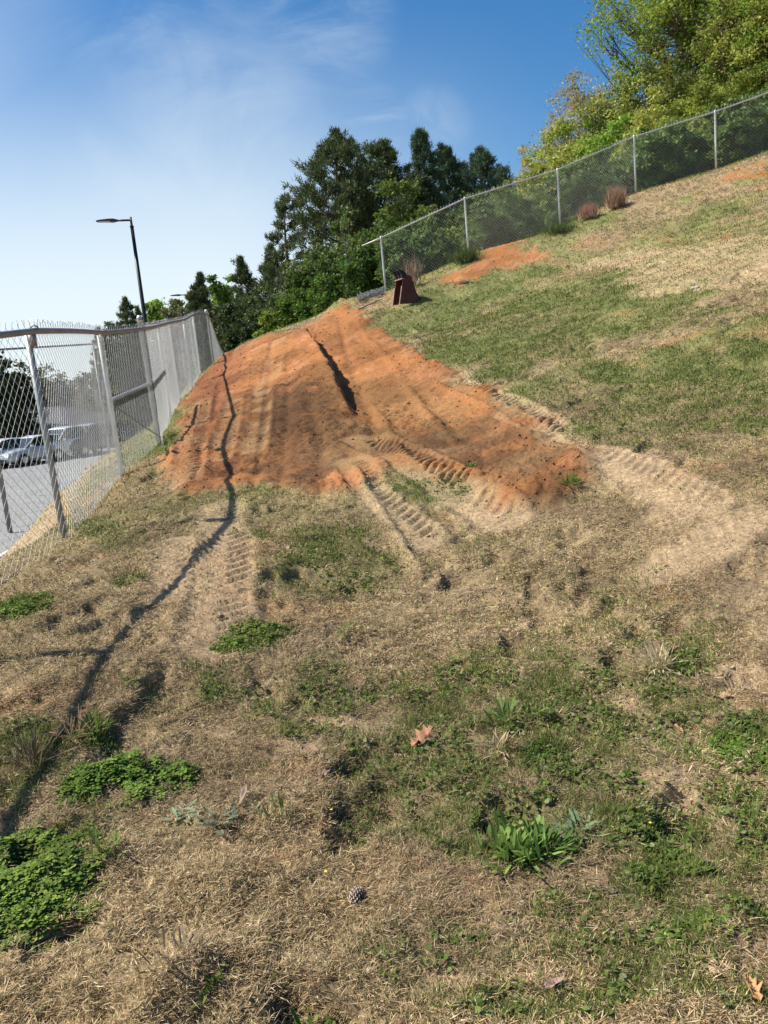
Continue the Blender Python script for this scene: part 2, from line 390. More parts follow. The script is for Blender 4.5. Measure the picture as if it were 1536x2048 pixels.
def mat(name, col=(.5, .5, .5), rough=.8, metal=0.0, attr=None, var=.15, vscale=8.0, bump=0.0, bscale=30.0, spec=.5, trans=0.0, coat=0.0, hue2=None, alpha=None):
    if name in MATS: return MATS[name]
    m = bpy.data.materials.new(name); m.use_nodes = True; nt = m.node_tree; N = nt.nodes; L = nt.links
    b = N['Principled BSDF']; b.inputs['Roughness'].default_value = rough; b.inputs['Metallic'].default_value = metal
    b.inputs['Specular IOR Level'].default_value = spec
    if coat: b.inputs['Coat Weight'].default_value = coat
    tc = N.new('ShaderNodeTexCoord'); n = N.new('ShaderNodeTexNoise'); n.inputs['Scale'].default_value = vscale; n.inputs['Detail'].default_value = 6
    L.new(tc.outputs['Object'], n.inputs['Vector'])
    if attr:
        a = N.new('ShaderNodeAttribute'); a.attribute_name = attr; csrc = a.outputs['Color']
    else:
        a = N.new('ShaderNodeRGB'); a.outputs[0].default_value = (*col, 1); csrc = a.outputs[0]
    mr = N.new('ShaderNodeMapRange'); mr.inputs[1].default_value = .3; mr.inputs[2].default_value = .7; mr.inputs[3].default_value = 1 - var; mr.inputs[4].default_value = 1 + var
    L.new(n.outputs['Fac'], mr.inputs[0])
    vm = N.new('ShaderNodeVectorMath'); vm.operation = 'SCALE'; L.new(csrc, vm.inputs[0]); L.new(mr.outputs[0], vm.inputs['Scale'])
    last = vm.outputs[0]
    if hue2:
        n2 = N.new('ShaderNodeTexNoise'); n2.inputs['Scale'].default_value = vscale * .3; n2.inputs['Detail'].default_value = 8; L.new(tc.outputs['Object'], n2.inputs['Vector'])
        r2 = N.new('ShaderNodeMapRange'); r2.inputs[1].default_value = .45; r2.inputs[2].default_value = .65; L.new(n2.outputs['Fac'], r2.inputs[0])
        mx = N.new('ShaderNodeMix'); mx.data_type = 'RGBA'; L.new(r2.outputs[0], mx.inputs[0]); L.new(last, mx.inputs[6]); mx.inputs[7].default_value = (*hue2, 1); last = mx.outputs[2]
    L.new(last, b.inputs['Base Color'])
    if bump:
        n3 = N.new('ShaderNodeTexNoise'); n3.inputs['Scale'].default_value = bscale; n3.inputs['Detail'].default_value = 8; L.new(tc.outputs['Object'], n3.inputs['Vector'])
        bp = N.new('ShaderNodeBump'); bp.inputs['Strength'].default_value = bump; bp.inputs['Distance'].default_value = .02; L.new(n3.outputs['Fac'], bp.inputs['Height']); L.new(bp.outputs[0], b.inputs['Normal'])
    if trans:
        tr = N.new('ShaderNodeBsdfTranslucent'); L.new(last, tr.inputs['Color'])
        ms = N.new('ShaderNodeMixShader'); ms.inputs[0].default_value = trans
        L.new(b.outputs[0], ms.inputs[1]); L.new(tr.outputs[0], ms.inputs[2]); L.new(ms.outputs[0], N['Material Output'].inputs[0])
    MATS[name] = m
    return m


def ground_mat():
    m = bpy.data.materials.new('ground_soil_and_turf'); m.use_nodes = True; nt = m.node_tree; N = nt.nodes; L = nt.links
    b = N['Principled BSDF']; b.inputs['Roughness'].default_value = .95; b.inputs['Specular IOR Level'].default_value = .15
    tc = N.new('ShaderNodeTexCoord'); a = N.new('ShaderNodeAttribute'); a.attribute_name = 'Col'
    z = N.new('ShaderNodeAttribute'); z.attribute_name = 'Zone'
    sep = N.new('ShaderNodeSeparateColor'); L.new(z.outputs['Color'], sep.inputs[0])

    def noise(s, d, r=.6, dist=0):
        n = N.new('ShaderNodeTexNoise'); n.inputs['Scale'].default_value = s; n.inputs['Detail'].default_value = d; n.inputs['Roughness'].default_value = r; n.inputs['Distortion'].default_value = dist
        L.new(tc.outputs['Object'], n.inputs['Vector']); return n.outputs['Fac']

    def mr(v, a0, a1, b0, b1):
        r = N.new('ShaderNodeMapRange'); r.inputs[1].default_value = a0; r.inputs[2].default_value = a1; r.inputs[3].default_value = b0; r.inputs[4].default_value = b1; L.new(v, r.inputs[0]); return r.outputs[0]

    def mul(u, v):
        q = N.new('ShaderNodeMath'); q.operation = 'MULTIPLY'; L.new(u, q.inputs[0]); L.new(v, q.inputs[1]); return q.outputs[0]
    f1 = mr(noise(26, 8, .7, .4), .3, .7, .55, 1.4)
    f2 = mr(noise(95, 5, .7, .8), .3, .7, .62, 1.36)
    k = mul(f1, f2)
    # soil varies less than thatch
    mx = N.new('ShaderNodeMix'); L.new(sep.outputs[0], mx.inputs[0]); L.new(k, mx.inputs[2])
    L.new(mul(mr(noise(30, 8, .65), .3, .7, .72, 1.24), mr(noise(11, 6, .7, .6), .34, .46, .82, 1.0)), mx.inputs[3])
    vm = N.new('ShaderNodeVectorMath'); vm.operation = 'SCALE'; L.new(a.outputs['Color'], vm.inputs[0]); L.new(mx.outputs[0], vm.inputs['Scale'])
    L.new(vm.outputs[0], b.inputs['Base Color'])
    bp = N.new('ShaderNodeBump'); bp.inputs['Strength'].default_value = .9; bp.inputs['Distance'].default_value = .03
    L.new(noise(34, 9, .75, .3), bp.inputs['Height']); L.new(bp.outputs[0], b.inputs['Normal'])
    return m


# ---------------------------------------------------------------- mesh helpers


def tag(o, label=None, cat=None, group=None, kind=None):
    if label: o['label'] = label
    if cat: o['category'] = cat
    if group: o['group'] = group
    if kind: o['kind'] = kind
    return o


def empty(name, loc, label, cat, group=None, rz=0.0):
    o = bpy.data.objects.new(name, None); COL.objects.link(o); o.location = tuple(float(v) for v in loc); o.rotation_euler = (0, 0, rz)
    o.empty_display_size = .1
    return tag(o, label, cat, group)


def npmesh(name, V, F, m, parent=None, col=None, smooth_=False, mats=None, extra=None, loc=None):
    """V (n,3); F (k,3|4) int array or list of polygons; vertices in world space, moved to parent-local"""
    V = np.asarray(V, float).reshape(-1, 3)
    if parent is not None and loc is None:
        Mi = np.array(parent_world(parent).inverted())
        V = V @ Mi[:3, :3].T + Mi[:3, 3]
    me = bpy.data.meshes.new(name)
    if isinstance(F, np.ndarray):
        k, w = F.shape
        me.vertices.add(len(V)); me.vertices.foreach_set('co', V.astype(np.float32).ravel())
        me.loops.add(k * w); me.loops.foreach_set('vertex_index', F.astype(np.int32).ravel())
        me.polygons.add(k); me.polygons.foreach_set('loop_start', np.arange(0, k * w, w, dtype=np.int32))
        try: me.polygons.foreach_set('loop_total', np.full(k, w, np.int32))
        except Exception: pass
        if smooth_: me.polygons.foreach_set('use_smooth', np.ones(k, bool))
        me.update(calc_edges=True)
    else:
        me.from_pydata([tuple(v) for v in V], [], [tuple(int(i) for i in f) for f in F]); me.update()
        if smooth_: me.polygons.foreach_set('use_smooth', np.ones(len(me.polygons), bool))
    for nm, c in (('Col', col), ('Zone', extra)):
        if c is not None:
            at = me.color_attributes.new(nm, 'FLOAT_COLOR', 'POINT')
            at.data.foreach_set('color', np.c_[c, np.ones(len(c))].astype(np.float32).ravel())
    me.materials.append(m)
    o = bpy.data.objects.new(name, me); COL.objects.link(o)
    if parent is not None: o.parent = parent
    if loc is not None: o.location = loc
    return o


def parent_world(p):
    Mw = Matrix.Translation(p.location) @ p.rotation_euler.to_matrix().to_4x4()
    return parent_world(p.parent) @ Mw if p.parent else Mw


def frames(D):
    D = D / np.maximum(np.linalg.norm(D, axis=1, keepdims=True), 1e-9)
    ref = np.where(np.abs(D[:, 2:3]) > .9, np.array([[1., 0, 0]]), np.array([[0, 0, 1.]]))
    U = np.cross(D, ref); U /= np.linalg.norm(U, axis=1, keepdims=True); Vv = np.cross(D, U)
    return U, Vv


def tubes(A, B, ra, rb, n=6, cap=False):
    A = np.atleast_2d(A).astype(float); B = np.atleast_2d(B).astype(float)
    k = len(A); ra = np.broadcast_to(ra, k); rb = np.broadcast_to(rb, k)
    U, Vv = frames(B - A)
    an = np.arange(n) / n * 2 * math.pi
    c, s = np.cos(an), np.sin(an)
    ring = U[:, None] * c[None, :, None] + Vv[:, None] * s[None, :, None]
    V = np.concatenate([A[:, None] + ring * ra[:, None, None], B[:, None] + ring * rb[:, None, None]], 1).reshape(-1, 3)
    base = (np.arange(k) * 2 * n)[:, None]
    i = np.arange(n)[None]; j = (np.arange(n)[None] + 1) % n
    F = np.stack([base + i, base + j, base + n + j, base + n + i], -1).reshape(-1, 4)
    if cap:
        fl = [tuple(f) for f in F]
        for q in range(k):
            fl.append(tuple(q * 2 * n + np.arange(n)[::-1])); fl.append(tuple(q * 2 * n + n + np.arange(n)))
        return V, fl
    return V, F


def join(lst):
    Vs, Fs, o = [], [], 0
    for V, F in lst:
        Vs.append(V); Fs.append(np.asarray(F) + o if isinstance(F, np.ndarray) else [tuple(int(i) + o for i in f) for f in F]); o += len(V)
    if all(isinstance(f, np.ndarray) for f in Fs): return np.concatenate(Vs), np.concatenate(Fs)
    return np.concatenate(Vs), [tuple(x) for f in Fs for x in f]


def polytube(pts, r, n=10):
    pts = np.asarray(pts, float); k = len(pts); r = np.broadcast_to(r, k)
    T = np.gradient(pts, axis=0); U, Vv = frames(T)
    for i in range(1, k):
        if (U[i] * U[i - 1]).sum() < 0: U[i] *= -1; Vv[i] *= -1
    an = np.arange(n) / n * 2 * math.pi
    V = (pts[:, None] + (U[:, None] * np.cos(an)[None, :, None] + Vv[:, None] * np.sin(an)[None, :, None]) * r[:, None, None]).reshape(-1, 3)
    F = []
    for i in range(k - 1):
        for j in range(n): F.append((i * n + j, i * n + (j + 1) % n, (i + 1) * n + (j + 1) % n, (i + 1) * n + j))
    F.append(tuple(range(n))[::-1]); F.append(tuple((k - 1) * n + j for j in range(n)))
    return V, F


def box(c, s, rz=0.0, tilt=None):
    x, y, z = [v / 2 for v in s]
    V = np.array([(-x, -y, -z), (x, -y, -z), (x, y, -z), (-x, y, -z), (-x, -y, z), (x, -y, z), (x, y, z), (-x, y, z)], float)
    if rz: c_, s_ = math.cos(rz), math.sin(rz); V = V @ np.array([[c_, -s_, 0], [s_, c_, 0], [0, 0, 1]]).T
    return V + np.array(c), [(0, 3, 2, 1), (4, 5, 6, 7), (0, 1, 5, 4), (1, 2, 6, 5), (2, 3, 7, 6), (3, 0, 4, 7)]


def bevel(o, w=.01, seg=2):
    b = o.modifiers.new('bevel', 'BEVEL'); b.width = w; b.segments = seg; b.limit_method = 'ANGLE'; b.angle_limit = rad(35); return o


# ---------------------------------------------------------------- ground sheets
# linear albedo
C_DRY = np.array([.33, .245, .140]); C_DRY2 = np.array([.17, .120, .070]); C_STRAW = np.array([.43, .33, .17]); C_GREEN = np.array([.15, .175, .055]); C_GREEN2 = np.array([.050, .088, .018])
C_OR = np.array([.335, .135, .045]); C_BR = np.array([.185, .086, .038]); C_SAND = np.array([.55, .39, .235]); C_TAN = np.array([.38, .23, .110])


def mixn(a, b, t): return a * (1 - t[:, None]) + b * t[:, None]


def ground_colours(x, y, d, s, g, sl_):
    n1 = fbm(x, y, 2.6, 5, 21.0); n2 = fbm(x, y, 11, 4, 22.0); n3 = fbm(x, y, .45, 4, 23.0)
    far = smooth(7, 16, y)
    c = mixn(np.broadcast_to(C_DRY, (len(x), 3)), C_DRY2, smooth(.42, .62, n1) * .8 * (1 - .5 * far))
    c = mixn(c, C_STRAW, smooth(.5, .75, n2) * .5)
    c = mixn(c, np.array([.255, .275, .09]), .6 * smooth(4.5, 10, y) * smooth(.36, .56, n3) * (1 - .6 * smooth(.50, .68, n1)))
    gg = np.clip(g * (.75 + .9 * (n2 - .5) + .5 * (n1 - .5)) + smooth(5, 11, y) * (.14 + .25 * smooth(.4, .6, n3)), 0, 1)
    c = mixn(c, mixn(np.broadcast_to(C_GREEN, (len(x), 3)), C_GREEN2, smooth(.4, .65, n2)), smooth(.12, .85, gg) * .72)
    c = mixn(c, np.array([.42, .22, .10]), .45 * smooth(.62, .72, fbm(x, y, 1.9, 3, 27.0)) * smooth(.2, 0, g))
    c = mixn(c, C_SAND, np.clip(s * (.85 + .8 * (n2 - .5)), 0, 1))
    moist = smooth(-.5, .5, sdist(x, y, MOIST) + (n1 - .5) * 1.6)
    dc = mixn(np.broadcast_to(C_OR, (len(x), 3)), C_BR, np.clip(moist * 1.0 + (n1 - .5) * .9, 0, 1))
    dc = mixn(dc, C_TAN, smooth(.5, .68, fbm(x, y, .9, 5, 25.0)) * .55 * (.4 + .6 * moist) * smooth(15, 8, y))
    dc = mixn(dc, np.array([.43, .185, .085]), smooth(.52, .66, fbm(x, y, 1.6, 4, 26.0)) * .6 * (1 - moist))
    dc = mixn(dc, np.array([.24, .088, .042]), .75 * smooth(-.3, .4, sdist(x, y, REDS) + (n1 - .5) * 1.4))
    dc = mixn(dc, np.array([.33, .170, .066]), .65 * smooth(-.4, .5, sdist(x, y, TANS) + (n1 - .5) * 1.8))
    grey = dc.mean(1, keepdims=True); dc = dc + (grey * np.array([1.15, .95, .55]) - dc) * .10
    dc = dc * (1 - .20 * moist[:, None]) * (.80 + .42 * smooth(.32, .66, fbm(x, y, .7, 4, 29.0)))[:, None]
    tr = np.zeros(len(x))
    for pl, hw, pit, amp in TRW:
        tr = np.maximum(tr, smooth(hw * 1.3, hw * .8, path_st(x, y, pl)[2]))
    dc = mixn(dc, C_TAN * 1.1, tr * .6 * smooth(.35, .6, n1))
    c = mixn(c, C_SAND, tr * .5)
    c = mixn(c, dc, d)
    tanc = mixn(np.broadcast_to(np.array([.50, .36, .22]), (len(x), 3)), np.array([.16, .165, .075]), smooth(13, 19, y))
    c = mixn(c, tanc, np.clip(sl_ * (.75 + .5 * (n1 - .5)), 0, 1))
    return c * (.86 + .28 * n2)[:, None]


def grid_faces(nr, nc):
    i = np.arange(nr - 1)[:, None] * nc + np.arange(nc - 1)[None]
    return np.stack([i, i + 1, i + nc + 1, i + nc], -1).reshape(-1, 4)


def build_ground():
    # fine sheet: rows get wider apart with distance, one mesh with its skirts out to the horizon
    ys = np.r_[-400, -200, -90, -40, -20, -10, -6, -3, -1, 0, .5, np.geomspace(.8, 5, 300), np.arange(5.02, 18, .0205), np.arange(18.02, 34, .05), np.geomspace(34.5, 80, 60), 90, 110, 140, 180, 240, 330, 450, 600, 900, 1400]
    us = np.r_[-1, -.6, -.35, -.2, -.1, np.linspace(0, 1, 700), 1.1, 1.2, 1.35, 1.6, 2]
    Y = np.repeat(ys[:, None], len(us), 1)
    hw = np.clip(.9 + .66 * np.clip(ys, 0, 60), 1.5, 60)
    u = np.repeat(us[None], len(ys), 0)
    lo, hi = -hw[:, None] * 1.0, hw[:, None]
    X = lo + (hi - lo) * np.clip(u, 0, 1)
    reach = 700.0
    X = np.where(u < 0, lo - (u / -1.0) ** 2 * (reach), X)
    X = np.where(u > 1, hi + (u - 1) ** 2 * reach, X)
    x = X.ravel(); y = Y.ravel()
    d, s, g, sl_ = zones(x, y)
    z = Hb(x, y) + detail(x, y, d, s) + relief(x, y, d)
    far = smooth(120, 300, np.hypot(x, y))
    z = z * (1 - far) + far * (-6.0)
    c = ground_colours(x, y, d, s, g, sl_)
    o = npmesh('ground', np.c_[x, y, z], grid_faces(len(ys), len(us)), ground_mat(), col=c, smooth_=True, extra=np.c_[d, s, g])
    tag(o, kind='structure')
    # car park: asphalt sheet lying just above its bed
    ys = np.r_[-30, -10, 0, 8, 14, 16.5, np.arange(18, 62, 2.0)]
    V = []
    for yv in ys:
        e = float(np.asarray(lot_side(0.0, yv)))
        for t in (0, .02, .2, .5, 1):
            xx = e - .16 - t * 90
            V.append((xx, yv, float(lot_z(xx, yv)) + .004))
    am = mat('asphalt', (.235, .235, .23), .95, var=.18, vscale=2.5, bump=.3, bscale=60)
    tag(npmesh('car_park', V, grid_faces(len(ys), 5), am), kind='structure')
    V = []
    for yv in ys:
        e = float(np.asarray(lot_side(0.0, yv)))
        for dx, dz in ((.0, -.1), (.0, .10), (-.165, .10), (-.17, -.1)):
            V.append((e + dx, yv, float(lot_z(e, yv)) + dz))
    tag(npmesh('kerb', V, grid_faces(len(ys), 4), mat('concrete', (.5, .47, .42), .9, var=.12, vscale=3)), kind='structure')
    # parking bay lines
    V, F = [], []
    for i in range(9):
        y0 = 22 + i * 2.75; q = len(V)
        for (a, b) in ((-24.5, y0), (-19.5, y0), (-19.5, y0 + .11), (-24.5, y0 + .11)): V.append((a, b, -1 + .009))
        F.append((q, q + 1, q + 2, q + 3))
    tag(npmesh('bay_lines', V, F, mat('road_paint', (.75, .75, .72), .8, var=.2, vscale=9)), kind='structure')


build_ground()

# ---------------------------------------------------------------- chain-link fences
GALV = mat('galvanised_wire', (.40, .42, .43), .42, .55, var=.12, vscale=20)
GALV_P = mat('galvanised_pipe', (.32, .33, .33), .5, .45, var=.18, vscale=6)
GALV_T = mat('top_rail_pipe', (.28, .28, .28), .55, .45, var=.18, vscale=6)


def resample(pts, step):
    pts = np.asarray(pts, float); seg = np.linalg.norm(np.diff(pts, axis=0), axis=1); s = np.r_[0, np.cumsum(seg)]
    n = int(s[-1] / step); t = np.arange(n + 1) * step
    return np.stack([np.interp(t, s, pts[:, i]) for i in range(3)], 1), t, s


def fabric(bases, hgt, pitch, r, barb, seedv, gap=.03, bulge=.02):
    """zig-zag wires, one per half diamond, hooked on their neighbours; upright spikes on top"""
    h = pitch / 2
    B, t, s = resample(bases, h)
    rows = int(hgt / h)
    A_, B_ = [], []
    T = np.gradient(B, axis=0); T[:, 2] = 0; T /= np.linalg.norm(T, axis=1, keepdims=True); Nn = np.c_[-T[:, 1], T[:, 0], np.zeros(len(T))]
    wob = (fbm(t, t * 0 + seedv, .8, 3, seedv) - .5) * 2
    prev = None
    k = np.arange(len(B) - 1)
    for j in range(rows + 1):
        side = (k + j) % 2
        idx = k + side
        zz = gap + j * h
        bl = bulge * wob[idx] * math.sin(math.pi * j / rows)
        q = B[idx] + Nn[idx] * (bl + np.where(side == 1, .003, -.003))[:, None]
        # neighbouring wires overlap a little where they hook
        q = q + T[idx] * np.where(side == 1, .004, -.004)[:, None]
        q = q.copy(); q[:, 2] += zz
        if prev is not None: A_.append(prev); B_.append(q)
        prev = q
    # spikes: two wires twisted together, bent outwards at the tip
    top = prev
    m = RS.rand(len(top)) < .97
    tt = top[m]; L = barb * (.75 + .5 * RS.rand(len(tt)))
    mid = tt + np.c_[(RS.rand(len(tt), 2) - .5) * .012, L * .6]
    tip = mid + np.c_[(RS.rand(len(tt), 2) - .5) * .035, L * .4]
    A_ += [tt, mid]; B_ += [mid, tip]
    return tubes(np.concatenate(A_), np.concatenate(B_), r, r, 4)


def ground_at(p): return np.array([p[0], p[1], H(p[0], p[1])])


def post_tube(b, hgt, r, dome=True, lean=(0, 0)):
    b = np.asarray(b, float); t = b + np.array([lean[0], lean[1], hgt])
    pts = [b - np.array([0, 0, .15]), b + (t - b) * .5, t - (t - b) * .02]
    rr = [r, r, r]
    if dome:
        pts += [t - (t - b) * .015, t + (t - b) * .005, t + (t - b) * .018, t + (t - b) * .024]; rr += [r * 1.15, r * 1.15, r * .8, r * .15]
    return polytube(pts, rr, 14)


def band(c, r, hgt=.025):
    return polytube([c - np.array([0, 0, hgt / 2]), c, c + np.array([0, 0, hgt / 2])], [r, r, r], 12)


def left_fence():
    FH = 1.83
    pp = [P(137, 1070, 6.6), P(250, 950, 10.0), P(323, 890, 12.3), P(345, 845, 15.2), P(362, 806, 18.0), P(387, 775, 20.8), P(403, 749, 23.0), P(430, 734, 24.5)]
    d0 = (pp[0] - pp[1]); d0[2] = 0; d0 /= np.linalg.norm(d0)
    pre = [np.array([-2.86, 3.95, 0]), np.array([-3.0, 1.1, 0]), np.array([-3.1, -1.9, 0])]
    post = [np.array([P(437, 690, 29)[0], P(437, 690, 29)[1], 0]), np.array([P(449, 690, 33.5)[0], P(449, 690, 33.5)[1], 0]), np.array([P(457, 700, 38)[0], P(457, 700, 38)[1], 0])]
    pts = list(reversed(pre)) + pp + post
    pts = [ground_at(p) for p in pts]
    root = empty('chain_link_fence', pts[3], 'tall silvery chain link fence with dark top rail along the left, beside the car park', 'fence')
    # ground line is smoothed between posts
    base = []
    for a, b in zip(pts[:-1], pts[1:]):
        for t in np.linspace(0, 1, 6)[:-1]:
            q = a * (1 - t) + b * t; base.append(q)
    base.append(pts[-1]); base = np.array(base)
    zz = np.convolve(np.pad(base[:, 2], 3, mode='edge'), np.ones(7) / 7, 'valid'); base[:, 2] = zz
    V, F = fabric(base, FH, .098, .0018, .045, 3.0)
    npmesh('wire_mesh', V, F, GALV, root)
    tops = base + np.array([0, 0, FH - .03])
    V, F = polytube(tops, .027, 10); npmesh('top_rail', V, F, GALV_T, root, smooth_=True)
    for i, p in enumerate(pts):
        zi = np.interp(i * 5, np.arange(len(base)), base[:, 2]); b = np.array([p[0], p[1], zi]) + np.array([-.035, 0, 0])
        term = i in (5, 10)
        h = FH + (.12 if term else -.02); r = .036 if term else .027
        V, F = post_tube(b, h, r, dome=term, lean=(-.03 if i < 6 else 0, 0))
        po = npmesh('post', V, F, GALV_P, root, smooth_=True)
        if term:
            V, F = polytube([b + np.array([-.03, 0, h - .06]), b + np.array([-.03, 0, h + .02]), b + np.array([-.03, 0, h + .045]), b + np.array([-.03, 0, h + .05])], [.04, .04, .026, .004], 14)
            npmesh('post_cap', V, F, mat('aluminium_cap', (.7, .7, .68), .45, .3), po, smooth_=True)
            for k in range(4):
                V, F = band(b + np.array([-.02 * k * .3, 0, .3 + .35 * k]), .042); npmesh('tension_band', V, F, GALV_P, po)
        else:
            # loop cap the rail runs through
            c = np.array([p[0], p[1], zi + FH - .03]); a = np.linspace(0, math.pi, 9)
            T = base[min(i * 5 + 1, len(base) - 1)] - base[max(i * 5 - 1, 0)]; T /= np.linalg.norm(T)
            loop = [c + np.array([math.cos(q) * .036, 0, math.sin(q) * .045 + .0]) for q in a]
            V, F = join([polytube(loop, .007, 6), polytube([c - np.array([.03, 0, .12]), c - np.array([.03, 0, .02])], [.033, .034], 12)])
            npmesh('post_cap', V, F, GALV_T, po, smooth_=True)
        for k in range(5):
            pass
    # mid-height brace rails either side of the end post, and the truss rod
    for (i, j) in ((4, 5), (5, 6)):
        a = np.array([pts[i][0], pts[i][1], base[i * 5, 2] + .95]); b = np.array([pts[j][0], pts[j][1], base[j * 5, 2] + .95]); off = np.array([-.04, 0, 0])
        V, F = polytube([a + off, (a + b) / 2 + off, b + off], .03, 10); npmesh('brace_rail', V, F, GALV_T, root, smooth_=True)
    a = np.array([pts[4][0], pts[4][1], base[20, 2] + .88]); b = np.array([pts[5][0], pts[5][1], base[25, 2] + .10])
    V, F = polytube([a, (a + b) / 2 - np.array([0, 0, .01]), b], .007, 6); npmesh('truss_rod', V, F, GALV_T, root)
    V, F = polytube([b + np.array([.03, 0, .0]), b + np.array([.28, -.9, -.03]), b + np.array([.35, -1.2, -.09])], .006, 6); npmesh('loose_tie_wire', V, F, GALV_T, root)
    return base


def right_fence():
    FH = 1.83
    pp = [P(772, 592, 25.6), P(937, 512, 25.3), P(1120, 457, 25.5), P(1271, 388, 25.8), P(1431, 342, 25.6)]
    dx = pp[4] - pp[3]
    pp += [pp[4] + dx * 1.05, pp[4] + dx * 2.1, pp[4] + dx * 3.1]
    pts = [ground_at(p) for p in pp]
    root = empty('chain_link_fence', pts[0], 'pale chain link fence climbing the grassy hill on the right in front of the trees', 'fence')
    base = []
    for a, b in zip(pts[:-1], pts[1:]):
        for t in np.linspace(0, 1, 7)[:-1]: base.append(a * (1 - t) + b * t)
    base.append(pts[-1]); base = np.array(base)
    V, F = fabric(base, FH, .104, .0017, .045, 9.0, bulge=.03)
    npmesh('wire_mesh', V, F, mat('bright_wire', (.62, .64, .64), .45, .35, var=.1, vscale=20), root)
    tops = base + np.array([0, 0, FH - .03])
    st = tops[0] + (tops[0] - tops[3]) / np.linalg.norm(tops[0] - tops[3]) * .68 + np.array([0, 0, .03])
    V, F = polytube([st] + list(tops), .024, 8); npmesh('top_rail', V, F, mat('pale_rail_pipe', (.45, .45, .43), .5, .4), root, smooth_=True)
    for i, p in enumerate(pts):
        b = p + np.array([0, -.04, 0])
        V, F = post_tube(b, FH - .02, .032, dome=True, lean=(.0, 0))
        npmesh('post', V, F, mat('pale_post_pipe', (.58, .60, .60), .5, .35), root, smooth_=True)
    # rolled-up spare mesh at the cut end of the fence
    rr = empty('wire_roll', G(738, 603) + np.array([0, 0, .02]), 'loose roll of grey wire mesh lying at the cut end of the right fence', 'wire roll')
    c0 = ground_at(G(716, 607)); c1 = ground_at(G(768, 588)); A_, B_ = [], []
    for k in range(150):
        t = k / 150; c = c0 * (1 - t) + c1 * t; rr_ = .13 + .03 * math.sin(k)
        an = k * .9
        for q in range(4):
            a1 = an + q * 1.3; a2 = a1 + 1.3
            f = lambda a_, e: c + (c1 - c0) * e + np.array([.2 * math.cos(a_) * rr_, math.cos(a_) * rr_, rr_ * .75 * (1 + math.sin(a_))])
            A_.append(f(a1, 0)); B_.append(f(a2, .03))
    V, F = tubes(np.array(A_), np.array(B_), .003, .003, 3); npmesh('mesh_coil', V, F, GALV, rr)


LBASE = left_fence()
right_fence()


def far_fence():
    # taller wire fence by the asphalt edge, seen through the first one
    root_p = P(18, 1050, 16.6); a = np.array([root_p[0], root_p[1], -1.0])
    b = np.array([P(186, 690, 21)[0], P(186, 690, 21)[1], -.6]); c = a + (a - b) * 1.1
    d = b + np.array([-1.2, 5.5, -.3])
    root = empty('tall_wire_fence', a, 'taller fence with thin top rail by the asphalt edge, seen through the left fence', 'fence')
    za, zb = P(5, 702, 16.6)[2], P(186, 688, 21)[2]
    for p, zt in ((a, za), (b, zb), (c, za - .1)):
        V, F = polytube([p - np.array([0, 0, .3]), np.array([p[0], p[1], zt])], .05 if zt == za else .03, 10); npmesh('post', V, F, mat('dark_post', (.2, .2, .2), .5, .4), root, smooth_=True)
    V, F = polytube([np.array([c[0], c[1], za - .1]), np.array([a[0], a[1], za]), np.array([b[0], b[1], zb])], .024, 8)
    npmesh('top_rail', V, F, mat('dark_post', (.2, .2, .2), .5, .4), root, smooth_=True)


far_fence()

# ---------------------------------------------------------------- street lamps
BLK = mat('black_powder_coat', (.012, .012, .014), .45, .1, var=.1)


